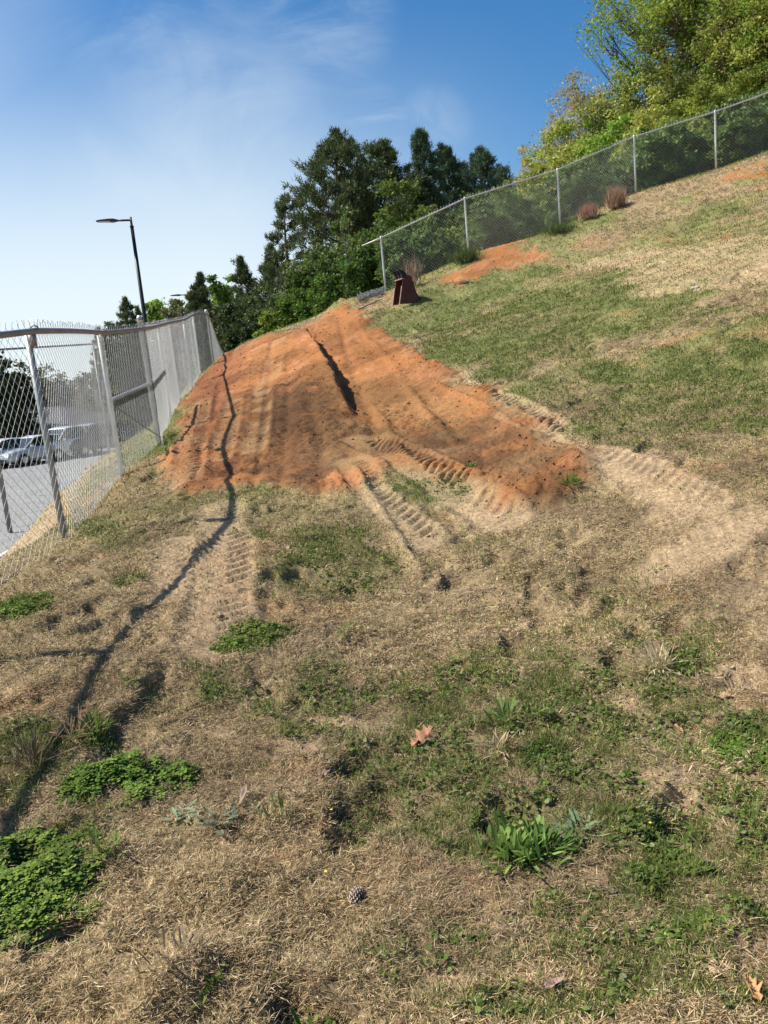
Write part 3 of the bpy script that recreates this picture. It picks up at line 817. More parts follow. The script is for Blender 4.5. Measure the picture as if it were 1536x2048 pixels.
def street_lamp(name, top_px, top_py, d, label, turn=0.0):
    t = P(top_px, top_py, d); gz = H(t[0], t[1])
    root = empty(name, (t[0], t[1], gz), label, 'street lamp', 'black car park lamps')
    hh = t[2] - gz
    b = np.array([t[0], t[1], gz])
    V, F = polytube([b - np.array([0, 0, .2]), b + np.array([0, 0, hh * .5]), b + np.array([0, 0, hh - .38])], [.105, .088, .072], 16)
    npmesh('pole', V, F, BLK, root, smooth_=True)
    V, F = polytube([b + np.array([0, 0, hh - .42]), b + np.array([0, 0, hh - .36]), b + np.array([0, 0, hh - .355]), b + np.array([0, 0, hh])], [.085, .085, .05, .045], 14)
    npmesh('tenon', V, F, BLK, root, smooth_=True)
    V, F = polytube([b, b + np.array([0, 0, .04]), b + np.array([0, 0, .06])], [.22, .22, .1], 16); npmesh('base_plate', V, F, BLK, root)
    u = np.array([-math.cos(turn), -math.sin(turn), 0.04]); w = np.array([math.sin(turn), -math.cos(turn), 0]); z = np.array([0, 0, 1.])
    a0 = b + z * (hh - .13)
    V, F = polytube([a0, a0 + u * .62], [.04, .045], 10); npmesh('arm', V, F, BLK, root, smooth_=True)
    # flat tapered head
    secs = [(.50, .06, .035, 0.0), (.62, .12, .07, 0.005), (.72, .19, .085, 0.012), (.95, .20, .08, .01), (1.30, .18, .055, -.005), (1.42, .13, .03, -.012), (1.45, .06, .012, -.015)]
    V = []
    for s, hw, th, dz in secs:
        c = a0 + u * s + z * dz
        for (p, q) in ((-1, -.55), (1, -.55), (1, .15), (.72, .6), (-.72, .6), (-1, .15)): V.append(c + w * hw * p + z * th * q)
    F = []
    n = 6
    for i in range(len(secs) - 1):
        for j in range(n): F.append((i * n + j, i * n + (j + 1) % n, (i + 1) * n + (j + 1) % n, (i + 1) * n + j))
    F.append(tuple(range(n))[::-1]); F.append(tuple((len(secs) - 1) * n + j for j in range(n)))
    head = npmesh('lamp_head', V, F, BLK, root)
    lens = []
    for s, hw in ((.86, .15), (1.33, .135)):
        c = a0 + u * s - z * (.053 if s < 1 else .042)
        lens += [c - w * hw, c + w * hw, c + w * hw + z * .012, c - w * hw + z * .012]
    npmesh('lamp_lens', lens, [(0, 1, 5, 4), (0, 4, 7, 3), (1, 2, 6, 5), (0, 3, 2, 1), (4, 5, 6, 7)], mat('frosted_lens', (.55, .54, .52), .35), head)
    c = a0 + u * .76 - z * .058
    V, F = box(c, (.12, .14, .03)); npmesh('sensor', V, F, mat('grey_plastic', (.2, .2, .2), .5), head)
    return root


# ---------------------------------------------------------------- building and cars


def building():
    z0 = -3.2; rr = empty('school_building', (-38, 74, z0), 'long low building with grey brown metal roof behind the parked cars', 'building')
    y0, y1, x0, x1 = 68.0, 84.0, -62.0, -27.5
    zt = P(60, 862, 68)[2]; zr = P(60, 818, 76)[2]
    WALL = mat('brown_brick', (.17, .12, .09), .9, var=.2, vscale=3); ROOF = mat('metal_roof', (.11, .10, .095), .55, .2, var=.08, vscale=2)
    V, F = box(((x0 + x1) / 2, (y0 + y1) / 2, (z0 + zt) / 2), (x1 - x0, y1 - y0, zt - z0)); npmesh('wall', V, F, WALL, rr)
    ym = (y0 + y1) / 2
    V = [(x0 - 1, y0 - 1.2, zt), (x1 + 1, y0 - 1.2, zt), (x1 - 3, ym, zr), (x0 + 3, ym, zr), (x1 + 1, y1 + 1.2, zt), (x0 - 1, y1 + 1.2, zt), (x0 - 1, y0 - 1.2, zt - .25), (x1 + 1, y0 - 1.2, zt - .25), (x1 + 1, y1 + 1.2, zt - .25), (x0 - 1, y1 + 1.2, zt - .25)]
    F = [(0, 1, 2, 3), (1, 4, 2), (4, 5, 3, 2), (5, 0, 3), (0, 6, 7, 1), (1, 7, 8, 4), (4, 8, 9, 5), (5, 9, 6, 0), (6, 9, 8, 7)]
    rf = npmesh('roof', V, F, ROOF, rr)
    V, F = [], []
    for i in range(60):
        xx = x0 + 3 + i * (x1 - x0 - 6) / 59; a = np.array([xx, y0 - 1.2, zt + .02]); b = np.array([xx, ym, zr + .02]); v, f = tubes(a, b, .03, .03, 4); V.append(v); F.append(f + 8 * i)
    npmesh('roof_seam', np.concatenate(V), np.concatenate(F), ROOF, rf)
    for i in range(9):
        xx = x0 + 3 + i * 3.6
        V, F = box((xx, y0 - .02, z0 + 1.5), (1.9, .1, 1.3)); w = npmesh('window', V, F, mat('window_frame', (.25, .25, .25), .5), rr)
        V, F = box((xx, y0 - .08, z0 + 1.5), (1.75, .03, 1.15)); npmesh('pane', V, F, mat('dark_glass', (.02, .025, .03), .08), w)


def car(name, loc, rz, paint, label, kind='sedan'):
    r = empty(name, loc, label, 'car', None, rz)
    if kind == 'sedan': L_, Wd, prof, cab = 4.6, 1.8, [(-2.3, .45, .62), (-2.25, .30, .80), (-1.5, .24, .96), (-.9, .22, .98), (0, .2, .97), (1.0, .22, .94), (1.9, .26, .84), (2.22, .32, .70), (2.3, .42, .58)], [(-1.75, .97), (-1.05, 1.40), (-.1, 1.46), (.45, 1.40), (1.15, .95)]
    else: L_, Wd, prof, cab = 4.7, 1.9, [(-2.35, .5, .75), (-2.3, .34, 1.0), (-1.5, .3, 1.08), (-.9, .28, 1.08), (0, .28, 1.08), (1.0, .3, 1.05), (1.9, .34, .98), (2.25, .4, .82), (2.35, .5, .66)], [(-2.2, 1.08), (-2.0, 1.62), (-.1, 1.72), (.45, 1.66), (1.2, 1.06)]
    pm = mat('paint_' + name + kind + str(round(paint[0], 2)), paint, .25, .1, coat=.6, var=.03)
    hw = Wd / 2
    V, F = [], []
    for x, zb, zt in prof:
        e = 1 - .12 * (abs(x) / (L_ / 2)) ** 3
        for (a, b) in ((-.86, 0), (-1, .18), (-1, .62), (-.93, .88), (-.80, 1), (.80, 1), (.93, .88), (1, .62), (1, .18), (.86, 0)): V.append((x, a * hw * e, zb + (zt - zb) * b))
    n = 10
    for i in range(len(prof) - 1):
        for j in range(n): F.append((i * n + j, i * n + (j + 1) % n, (i + 1) * n + (j + 1) % n, (i + 1) * n + j))
    F.append(tuple(range(n))[::-1]); F.append(tuple((len(prof) - 1) * n + j for j in range(n)))
    V = np.array(V, float)
    bevel(npmesh('body', V, F, pm, r, loc=(0, 0, 0), smooth_=False), .03)
    # greenhouse: glass block under a painted roof with pillars
    x0, z0 = cab[0]; x4, z4 = cab[-1]; (x1, z1), (x2, z2), (x3, z3) = cab[1:4]
    gl = mat('car_glass', (.015, .02, .025), .05, .0, spec=.8)
    wv = hw * .84; wt = hw * .70
    V = np.array([(x0, -wv, z0 - .02), (x1, -wt, z1 - .03), (x2, -wt, z2 - .03), (x3, -wt, z3 - .03), (x4, -wv, z4 - .02), (x0, wv, z0 - .02), (x1, wt, z1 - .03), (x2, wt, z2 - .03), (x3, wt, z3 - .03), (x4, wv, z4 - .02)])
    F = [(0, 4, 3, 2, 1), (5, 6, 7, 8, 9), (0, 1, 6, 5), (1, 2, 7, 6), (2, 3, 8, 7), (3, 4, 9, 8), (0, 5, 9, 4)]
    npmesh('windows', V, F, gl, r, loc=(0, 0, 0))
    V = np.array([(x1 - .05, -wt - .01, z1 - .03), (x2, -wt - .01, z2 - .02), (x3 + .03, -wt - .01, z3 - .03), (x1 - .05, wt + .01, z1 - .03), (x2, wt + .01, z2 - .02), (x3 + .03, wt + .01, z3 - .03),
                  (x1, -wt * .9, z1 + .01), (x2, -wt * .9, z2 + .02), (x3, -wt * .9, z3 + .01), (x1, wt * .9, z1 + .01), (x2, wt * .9, z2 + .02), (x3, wt * .9, z3 + .01)])
    F = [(6, 7, 10, 9), (7, 8, 11, 10), (0, 1, 7, 6), (1, 2, 8, 7), (3, 9, 10, 4), (4, 10, 11, 5), (0, 6, 9, 3), (2, 5, 11, 8), (0, 3, 4, 1), (1, 4, 5, 2)]
    npmesh('roof', V, F, pm, r, loc=(0, 0, 0))
    V, F = [], []
    pl = []
    for s in (-1, 1):
        for (a, b) in (((x0, z0), (x1, z1)), ((x4, z4), (x3, z3)), (((x1 + x3) / 2 - .1, z0 - .02), ((x1 + x3) / 2 - .1, z2 - .02))):
            v, f = polytube([(a[0], s * (wv + .005), a[1] - .02), (b[0], s * (wt + .005), b[1] - .02)], .035, 6); npmesh('pillar', v, f, pm, r, loc=(0, 0, 0))
    for sx in (-1.42, 1.42):
        for s in (-1, 1):
            c = np.array([sx, s * (hw - .1), .33])
            V, F = polytube([c - np.array([0, s * .12, 0]), c - np.array([0, s * .10, 0]), c + np.array([0, s * .09, 0]), c + np.array([0, s * .115, 0])], [.28, .335, .335, .28], 24)
            wh = npmesh('wheel', V, F, mat('tyre_rubber', (.02, .02, .02), .85), r, loc=(0, 0, 0))
            V, F = polytube([c + np.array([0, s * .112, 0]), c + np.array([0, s * .125, 0])], [.2, .16], 10); npmesh('rim', V, F, mat('alloy', (.5, .5, .5), .3, .8), wh, loc=(0, 0, 0))
    xf = L_ / 2 - .12
    for s in (-1, 1):
        V, F = box((xf, s * hw * .68, .68 if kind == 'sedan' else .82), (.1, .36, .13)); bevel(npmesh('headlight', V, F, mat('headlamp', (.75, .77, .8), .1), r, loc=(0, 0, 0)), .02)
    V, F = box((xf + .06, 0, .56), (.08, .9, .16)); npmesh('grille', V, F, mat('black_plastic', (.02, .02, .02), .5), r, loc=(0, 0, 0))
    V, F = box((xf + .09, 0, .42), (.06, 1.3, .09)); npmesh('bumper', V, F, mat('black_plastic', (.02, .02, .02), .5), r, loc=(0, 0, 0))
    for s in (-1, 1):
        V, F = box((x4 - .25, s * (hw + .06), z4 + .03), (.12, .16, .12)); bevel(npmesh('mirror', V, F, pm, r, loc=(0, 0, 0)), .02)
    r.scale = (.9, .9, .9)
    return r


building()
street_lamp('street_lamp', 261, 434, 33.0, 'nearest tall black lamp post with flat head, rising just behind the left fence', 0.12)
street_lamp('street_lamp', 376, 586, 62.0, 'far small black lamp post showing above the fence in front of the pines', 0.0)
for (px, py, d, rz, c, lab, kd) in [
        (8, 934, 0, -1.95, (.78, .78, .78), 'white car at the left edge of the car park behind the fence', 'sedan'),
        (75, 926, 0, -2.05, (.50, .53, .55), 'silver car second from the left in the row behind the fence', 'sedan'),
        (135, 916, 0, -2.0, (.60, .62, .63), 'pale taller car third in the row, right of the silver car', 'suv'),
        (184, 908, 0, -2.0, (.03, .035, .045), 'dark car parked at the far right of the row', 'suv'),
        (215, 893, 0, -1.9, (.05, .06, .09), 'navy car parked farthest back beside the dark car', 'sedan'),
        (40, 903, 0, -1.9, (.02, .02, .025), 'black car parked behind the white car', 'suv')]:
    p = G(px, py, lambda a, b: lot_z(a, b)); car('parked_car', (p[0], p[1], float(lot_z(p[0], p[1])) + .004), rz, c, lab, kd)

# ---------------------------------------------------------------- excavator bucket


def bucket():
    b = on_ground(810, 606); b[2] -= .03
    r = empty('excavator_bucket', b, 'dark red rusty excavator bucket with black teeth standing on the grass beside the fence end', 'excavator bucket', rz=rad(24))
    RED = mat('rusted_red_steel', (.085, .018, .016), .65, .15, var=.3, vscale=7, hue2=(.11, .035, .02), bump=.2, bscale=25)
    DK = mat('worn_black_steel', (.02, .017, .017), .55, .5, var=.3)
    EDGE = mat('scraped_edge_steel', (.36, .22, .19), .5, .3, var=.2)
    prof = [(-.28, 0), (-.16, .50), (-.11, .74), (.04, .80), (.15, .77), (.22, .56), (.27, .34), (.36, .16), (.35, .06), (.15, .0)]     # opening edge on the -x side
    hw = .23; th = .018
    for s in (-1, 1):
        V, F = [], []
        for yy in (s * hw, s * (hw - th)):
            V += [(x, yy, z) for x, z in prof]
        n = len(prof); F = [tuple(range(n)), tuple(range(2 * n - 1, n - 1, -1))] + [(i, i + n, (i + 1) % n + n, (i + 1) % n) for i in range(n)]
        side = npmesh('side_plate', np.array(V), F, RED, r, loc=(0, 0, 0))
        V, F = join([box((0, 0, 0), (.02, .035, .5))]); V = np.array(V)
        c = np.array([-.22, s * hw, .25]); sh = .12 / .5
        V = np.array([(v[0] + v[2] * .24 + c[0] - .012, v[1] + c[1], v[2] + c[2]) for v in V]); npmesh('side_cutter', V, F, EDGE, side, loc=(0, 0, 0))
    # wrap-round shell between the plates
    sp = prof[2:]; V, F = [], []
    for x, z in sp: V += [(x, -hw + .003, z), (x, hw - .003, z)]
    V += [(x * .96 - .012, y, z * .965 + .004) for x, y, z in V]; n = len(sp) * 2
    for i in range(len(sp) - 1):
        a = 2 * i; F.append((a, a + 1, a + 3, a + 2)); F.append((n + a, n + a + 2, n + a + 3, n + a + 1))
    F += [(0, n, n + 1, 1), (n - 2, n - 1, 2 * n - 1, 2 * n - 2)]
    npmesh('shell', np.array(V), F, RED, r, loc=(0, 0, 0))
    V, F = box((-.11, 0, .70), (.10, 2 * hw + .02, .03)); bevel(npmesh('cutting_lip', V, F, EDGE, r, loc=(0, 0, 0)), .006)
    for i in range(3):
        y = -hw + .04 + i * (2 * hw - .08) / 2
        o = [(.00, .70), (.0, .84), (-.08, .92), (-.24, .97), (-.15, .82), (-.14, .70)]
        V = [(x + .03 * i * 0, y - .05 * (1 - .5 * (k == 3)), z) for k, (x, z) in enumerate(o)] + [(x, y + .05 * (1 - .5 * (k == 3)), z) for k, (x, z) in enumerate(o)]
        F = [tuple(range(6)), tuple(range(11, 5, -1))] + [(k, k + 6, (k + 1) % 6 + 6, (k + 1) % 6) for k in range(6)]
        bevel(npmesh('tooth', np.array(V), F, DK, r, loc=(0, 0, 0)), .006)
    for s in (-1, 1):
        y = s * .09; V, F = polytube([(.40, y - .02, .08), (.40, y + .02, .08)], [.10, .10], 16); V2, F2 = box((.33, y, .11), (.16, .04, .14))
        V, F = join([(V, F), (V2, F2)]); e = npmesh('hinge_ear', V, F, DK, r, loc=(0, 0, 0))
    V, F = polytube([(.40, -.16, .08), (.40, .16, .08)], .03, 12); npmesh('hinge_pin', V, F, DK, r, loc=(0, 0, 0))
    r.scale = (1, 1, 1)
    for c in r.children: pass


bucket()

# ---------------------------------------------------------------- trees
BARK = mat('bark', (.12, .09, .065), .95, var=.35, vscale=6, bump=.5, bscale=18)
BARKL = mat('pale_bark', (.26, .22, .18), .95, var=.3, vscale=6, bump=.4, bscale=18)
LEAF = mat('leaves', attr='Col', rough=.6, var=.12, vscale=1.3, spec=.3, trans=.38)
NEEDLE = mat('needles', attr='Col', rough=.65, var=.12, vscale=.8, spec=.25, trans=.20)


def leafquads(C, size, rng, flat=.0, elong=1.6):
    n = len(C)
    D = rng.normal(size=(n, 3)); D[:, 2] *= (1 - flat); D /= np.linalg.norm(D, axis=1, keepdims=True)
    R = rng.normal(size=(n, 3)); R -= (R * D).sum(1, keepdims=True) * D; R /= np.linalg.norm(R, axis=1, keepdims=True)
    s = size * (.6 + .8 * rng.rand(n))[:, None]
    V = np.stack([C - D * s * .5 * elong, C + R * s * .5, C + D * s * .5 * elong, C - R * s * .5], 1).reshape(-1, 3)
    return V, np.arange(n * 4).reshape(n, 4)


def blades(C, D, L, w, rng):
    """narrow triangles from C along D"""
    n = len(C); R = np.cross(D, rng.normal(size=(n, 3))); R /= np.maximum(np.linalg.norm(R, axis=1, keepdims=True), 1e-6)
    V = np.stack([C - R * w * .5, C + R * w * .5, C + D * L], 1).reshape(-1, 3)
    return V, np.arange(n * 3).reshape(n, 3)


def lcol(base, n, per, rng, sp=.22, clump=None):
    c = np.atleast_2d(np.asarray(base, float)) * (1 + (rng.rand(n, 1) - .5) * 2 * sp) * (1 + (rng.rand(n, 3) - .5) * .16)
    if clump is not None: c = c * clump
    return np.repeat(np.clip(c, .004, .9), per, 0)


def deciduous(name, px, py, d, wpx, hue, label, cat='tree', nclump=170, nleaf=70, leaf=.11, trunk_r=.14, low=.18, lump=1.0, zb=None, seed=0, bark=BARK, group=None, hpx=None, skel=1.0, mixh=None):
    rng = np.random.RandomState(1000 + seed)
    t = P(px, py, d); gz = Hb(t[0], t[1]) if zb is None else zb; gz = float(gz)
    h = max(t[2] - gz, .6); w = wpx / FPX * d / 2
    base = np.array([t[0], t[1], gz]); root = empty(name, base, label, cat, group)
    # clump centres inside an uneven ellipsoid
    cz = gz + h * (low + (1 - low) * .5); az = h * (1 - low) * .5
    u = rng.normal(size=(nclump * 2, 3)); u /= np.linalg.norm(u, axis=1, keepdims=True)
    an = np.arctan2(u[:, 1], u[:, 0]); rr = rng.rand(len(u)) ** .42
    bump = 1 + lump * (.16 * np.sin(3 * an + seed) + .12 * np.sin(5 * an + 2 * u[:, 2] * 3 + seed * 2) + .14 * np.sin(6 * u[:, 2] + an * 2 + seed))
    C = np.c_[u[:, 0] * w, u[:, 1] * w * .9, u[:, 2] * az] * (rr * bump)[:, None]; C = C[:nclump]
    C += np.array([t[0], t[1], cz])
    C[:, 2] = np.minimum(C[:, 2], t[2])
    # skeleton: main limbs then twigs to every clump
    A_, B_, ra, rb = [], [], [], []
    tr = [base - np.array([0, 0, .2])]
    nseg = 7
    for k in range(1, nseg + 1):
        f = k / nseg * .82; tr.append(base + np.array([math.sin(k * 1.7 + seed) * .03 * h * f, math.cos(k * 1.3 + seed) * .03 * h * f, h * f]))
    tr = np.array(tr)
    rad_ = trunk_r * np.linspace(1, .22, len(tr))
    limbs = [(tr[i], rad_[i]) for i in range(2, len(tr))]
    nm = 13; mains = []
    for k in range(nm):
        i = 2 + k % (len(tr) - 2); tgt = C[(k * 37) % len(C)]
        a = tr[i]; m = a * .5 + tgt * .5 + np.array([0, 0, -.04 * h + .08 * h * rng.rand()]) + rng.normal(size=3) * .03 * h; e = a * .15 + tgt * .85
        r0 = rad_[i] * .75
        A_ += [a, m]; B_ += [m, e]; ra += [r0, r0 * .65]; rb += [r0 * .65, r0 * .3]; mains += [(m, r0 * .5), (e, r0 * .3), ((a + m) / 2, r0 * .7), ((m + e) / 2, r0 * .4)]
    mp = np.array([m[0] for m in mains])
    for c in C[:int(len(C) * skel)]:
        j = np.argmin(((mp - c) ** 2).sum(1) + 2.0 * np.maximum(mp[:, 2] - c[2] + .1, 0) ** 2)
        a = mp[j]; m = a * .45 + c * .55 + rng.normal(size=3) * .04 * h * .4; r0 = min(mains[j][1], .035 + .004 * h) * 1.0
        A_ += [a, m]; B_ += [m, c]; ra += [r0, r0 * .6]; rb += [r0 * .6, r0 * .15]
        for q in range(3):
            e = c + rng.normal(size=3) * .05 * h * np.array([1, 1, .7]); A_.append(m); B_.append(e); ra.append(r0 * .4); rb.append(r0 * .1)
    V1, F1 = tubes(tr[:-1], tr[1:], rad_[:-1], rad_[1:], 8); V2, F2 = tubes(np.array(A_), np.array(B_), np.array(ra), np.array(rb), 4)
    V, F = join([(V1, F1), (V2, F2)]); npmesh('trunk', V, F, bark, root, smooth_=True)
    if leaf <= .13 and px > 1000: nleaf = int(nleaf * 1.5); leaf = leaf * .8
    cr = (w * .9 * az * w) ** (1 / 3) * 1.15 / (nclump ** (1 / 3)) * .95
    k = nclump * nleaf; ci = rng.randint(0, nclump, k)
    sz = (.6 + .8 * rng.rand(nclump))
    off = rng.normal(size=(k, 3)) * cr * .54 * sz[ci][:, None] * np.array([1, 1, .62])
    Lc = C[ci] + off
    V, F = leafquads(Lc, leaf, rng, flat=.25)
    cl = (.8 + .45 * rng.rand(nclump))[ci][:, None]
    hb = (np.asarray(hue) * (1.55 if px > 1000 else 1.4))[None].repeat(k, 0)
    if mixh is not None:
        mm = (rng.rand(nclump) < .4)[ci]; hb[mm] = np.asarray(mixh) * 1.3
    npmesh('crown', V, F, LEAF, root, col=lcol(hb, k, 4, rng, .25, cl))
    return root


def pine(name, px, py, d, wpx, hue, label, seed=0, style='round', zb=None, dens=1.0, low=.22, group=None, tuft=.24):
    rng = np.random.RandomState(2000 + seed)
    t = P(px, py, d); gz = float(Hb(t[0], t[1])) if zb is None else zb
    h = t[2] - gz; w = wpx / FPX * d / 2; base = np.array([t[0], t[1], gz]); root = empty(name, base, label, 'pine tree', group)
    tr = np.array([base + np.array([math.sin(k * .9 + seed) * .02 * h * k / 8, math.cos(k * .7 + seed) * .015 * h * k / 8, (h * .985) * k / 8 - (.2 if k == 0 else 0)]) for k in range(9)])
    rt = .02 * h * np.linspace(1, .12, 9)
    A_, B_, ra, rb, T, TD = [], [], [], [], [], []
    nb = int(62 * dens); ga = 2.399
    for i in range(nb):
        f = low + (1 - low) * (i + .5) / nb
        g = (f - low) / (1 - low)
        if style == 'round': pr = (math.sin(math.pi * min(1, (g * .82 + .22))) ** .75) * (.75 + .5 * rng.rand())
        elif style == 'cone': pr = ((1 - g) ** .7 * .95 + .10) * (.75 + .4 * rng.rand())
        else: pr = (1 - abs(g - .35) * 1.1) * (.5 + .7 * rng.rand())
        ln = w * pr
        q = f * 8; k = min(int(q), 7); a = tr[k] * (1 - (q - k)) + tr[k + 1] * (q - k)
        az = i * ga + rng.rand() * .7; up = {'round': .30, 'cone': .25, 'open': .05}[style] + .45 * g ** 2
        dr = np.array([math.cos(az), math.sin(az), up * (.5 + rng.rand())])
        m = a + dr * ln * .5; e = a + dr * ln + np.array([0, 0, ln * (.10 if style != 'cone' else .22)])
        r0 = .0075 * h * (.35 + .5 * (1 - g))
        A_ += [a, m]; B_ += [m, e]; ra += [r0, r0 * .6]; rb += [r0 * .6, r0 * .2]
        nt_ = int((14 if style != 'open' else 9) * (.5 + ln / max(w, .1)))
        for s in range(nt_):
            u = .42 + .58 * ((s + rng.rand()) / nt_) ** .8
            p = (a * (1 - u * 2) + m * u * 2) if u < .5 else (m * (2 - 2 * u) + e * (2 * u - 1))
            sp = (.08 + .20 * (1 - abs(u - .65))) * ln * (.55 if style == 'open' else .8)
            side = rng.normal(size=3) * np.array([1, 1, .38]) * sp * .75 + np.array([0, 0, .05 * w])
            T.append(p + side); dd = dr * .5 + side / (np.linalg.norm(side) + 1e-6) * .7 + np.array([0, 0, .55]); TD.append(dd / np.linalg.norm(dd))
            if s % 2 == 0: A_.append(p); B_.append(p + side); ra.append(r0 * .3); rb.append(r0 * .12)
    for s in range(14):
        T.append(tr[-1] + rng.normal(size=3) * np.array([.05, .05, .06]) * w * 2 - np.array([0, 0, .03 * h])); TD.append(np.array([0, 0, 1.]))
    T = np.array(T); TD = np.array(TD)
    V1, F1 = tubes(tr[:-1], tr[1:], rt[:-1], rt[1:], 8); V2, F2 = tubes(np.array(A_), np.array(B_), np.array(ra), np.array(rb), 4)
    V, F = join([(V1, F1), (V2, F2)]); npmesh('trunk', V, F, BARK, root, smooth_=True)
    per = 26; n = len(T); idx = np.repeat(np.arange(n), per)
    D = rng.normal(size=(n * per, 3)) * .62 + TD[idx]; D /= np.linalg.norm(D, axis=1, keepdims=True)
    C = T[idx] + rng.normal(size=(n * per, 3)) * tuft * .38
    V, F = blades(C, D, tuft * (.7 + .6 * rng.rand(n * per, 1)), .035 + tuft * .10, rng)
    cl = (.72 + .6 * rng.rand(n))[idx][:, None]
    npmesh('crown', V, F, NEEDLE, root, col=lcol(hue, n * per, 3, rng, .22, cl))
    return root


PD = (.085, .115, .042); PB = (.082, .13, .072); PG = (.085, .11, .05)
LIME = (.155, .235, .030); YG = (.235, .25, .052); OLV = (.10, .125, .032); GRN = (.070, .120, .022); BUD = (.27, .225, .11); GREY = (.15, .14, .10)
pine('pine_tree', 243, 594, 74, 86, PD, 'small rounded pine in the distance just left of the near lamp post', 1, 'round', low=.15)
pine('pine_tree', 195, 655, 84, 60, PD, 'low distant pine top peeping over the left fence rail', 2, 'round', low=.1)
pine('pine_tree', 278, 612, 80, 60, PD, 'dark distant pine directly behind the near lamp post', 3, 'round', low=.1)
deciduous('broadleaf_tree', 304, 606, 78, 62, LIME, 'lime green tree right of the near lamp post', seed=4, nleaf=80, leaf=.22)
deciduous('broadleaf_tree', 345, 598, 62, 76, (.115, .12, .045), 'olive brown twiggy tree behind the far lamp', seed=5, nleaf=60, leaf=.16)
pine('pine_tree', 395, 545, 58, 52, PD, 'tall pine with a tufted round top right of the far lamp', 6, 'round', low=.35)
deciduous('broadleaf_tree', 362, 606, 66, 60, OLV, 'muted green tree below the tufted round pine', seed=7, nleaf=60, leaf=.18)
deciduous('broadleaf_tree', 441, 552, 64, 52, LIME, 'bright lime tree between two dark pines above the fence corner', seed=8, nleaf=90, leaf=.18, mixh=GRN)
deciduous('broadleaf_tree', 418, 572, 68, 50, LIME, 'smaller lime tree tucked behind the bright lime tree', seed=9, nleaf=70, leaf=.2)
pine('pine_tree', 487, 514, 56, 84, PD, 'dark pine left of the taller pine group above the dirt crest', 10, 'round', low=.05, dens=1.2)
pine('pine_tree', 545, 492, 52, 100, PD, 'dark pine below the sparse feathery pine', 11, 'round', low=.05, dens=1.2)
pine('pine_tree', 567, 396, 47, 125, PG, 'sparse feathery pine leaning out left of the tallest pine', 12, 'open', low=.3, dens=.62, tuft=.26)
pine('pine_tree', 662, 260, 43, 165, PD, 'tallest dark pine, highest of the group in the middle', 13, 'round', low=.30, dens=1.15, tuft=.26)
pine('pine_tree', 757, 283, 46, 160, PD, 'second dark pine right of the tallest pine', 14, 'round', low=.3, dens=1.3, tuft=.26)
pine('pine_tree', 838, 268, 47, 120, PB, 'blue green pine with spiky upright top, left of two similar ones', 15, 'cone', low=.2, dens=1.25)
pine('pine_tree', 893, 298, 49, 110, PB, 'blue green pine between the spiky pine and the broad one', 16, 'cone', low=.2, dens=1.1)
pine('pine_tree', 962, 300, 51, 160, PB, 'broad blue green pine at the right end of the evergreens', 17, 'round', low=.2, dens=1.3)
# broadleaf growth in front of the pines
DEC = [(612, 485, 38.0, 100, OLV, 'thin olive tree with pale stems under the sparse pine', .11, 150, 50), (690, 428, 37.5, 140, (.080, .115, .026), 'slender green tree in front of the tallest pine', .11, 180, 60),
       (790, 372, 36.5, 130, (.085, .125, .022), 'green tree with golden tips in front of the second pine', .11, 190, 70), (745, 440, 34, 110, (.062, .10, .018), 'leafy green tree just left of the fence end', .10, 190, 80),
       (650, 500, 34, 130, GRN, 'bushy green tree above the dirt crest', .10, 200, 80), (565, 560, 36, 90, (.07, .10, .025), 'small dull green tree left of the bushy one', .10, 120, 70),
       (850, 420, 34, 120, (.085, .12, .02), 'green tree rising behind the first fence panel', .11, 180, 70), (940, 400, 35, 120, (.07, .11, .02), 'green tree rising behind the second fence post', .11, 180, 70),
       (1010, 352, 44, 90, OLV, 'olive tree at the end of the evergreens behind the fence', .13, 140, 60), (505, 600, 42, 80, (.055, .08, .022), 'dull green tree above the mound of dirt', .12, 120, 70), (460, 610, 46, 70, (.045, .065, .02), 'dark shrubby tree right behind the fence corner', .12, 120, 70)]
for i, (px, py, d, w, hue, lab, lf, nc, nl) in enumerate(DEC):
    deciduous('broadleaf_tree', px, py, d, w, hue, lab, seed=30 + i, leaf=lf, nclump=nc, nleaf=nl, low=.05, trunk_r=.09, bark=BARKL, mixh=((.10, .14, .03) if i in (1, 2, 4, 6) else None), zb=None)
SHR = [(538, 628, 31, 60, (.16, .22, .025), 'bright lime shrub above the orange mound'), (590, 585, 31, 80, (.09, .15, .02), 'mid green shrub right of the bright lime shrub'), (640, 560, 30, 90, (.08, .145, .02), 'leafy shrub over the middle of the crest'),
       (695, 530, 29.5, 90, (.065, .125, .018), 'leafy shrub over the peak of the dirt'), (735, 505, 29.5, 60, (.045, .09, .015), 'dark shrub beside the end post of the right fence'), (500, 640, 33, 60, (.045, .07, .02), 'dark low shrub above the left of the mound'), (470, 650, 35, 50, (.05, .075, .02), 'small dark shrub beside the fence corner'),
       (610, 500, 33, 90, (.07, .11, .02), 'tall loose shrub left of the bushy tree')]
for i, (px, py, d, w, hue, lab) in enumerate(SHR):
    deciduous('shrub', px, py, d, w, tuple(v * .78 for v in hue), lab, 'shrub', seed=60 + i, leaf=.085, nclump=130, nleaf=80, low=0.0, trunk_r=.04)
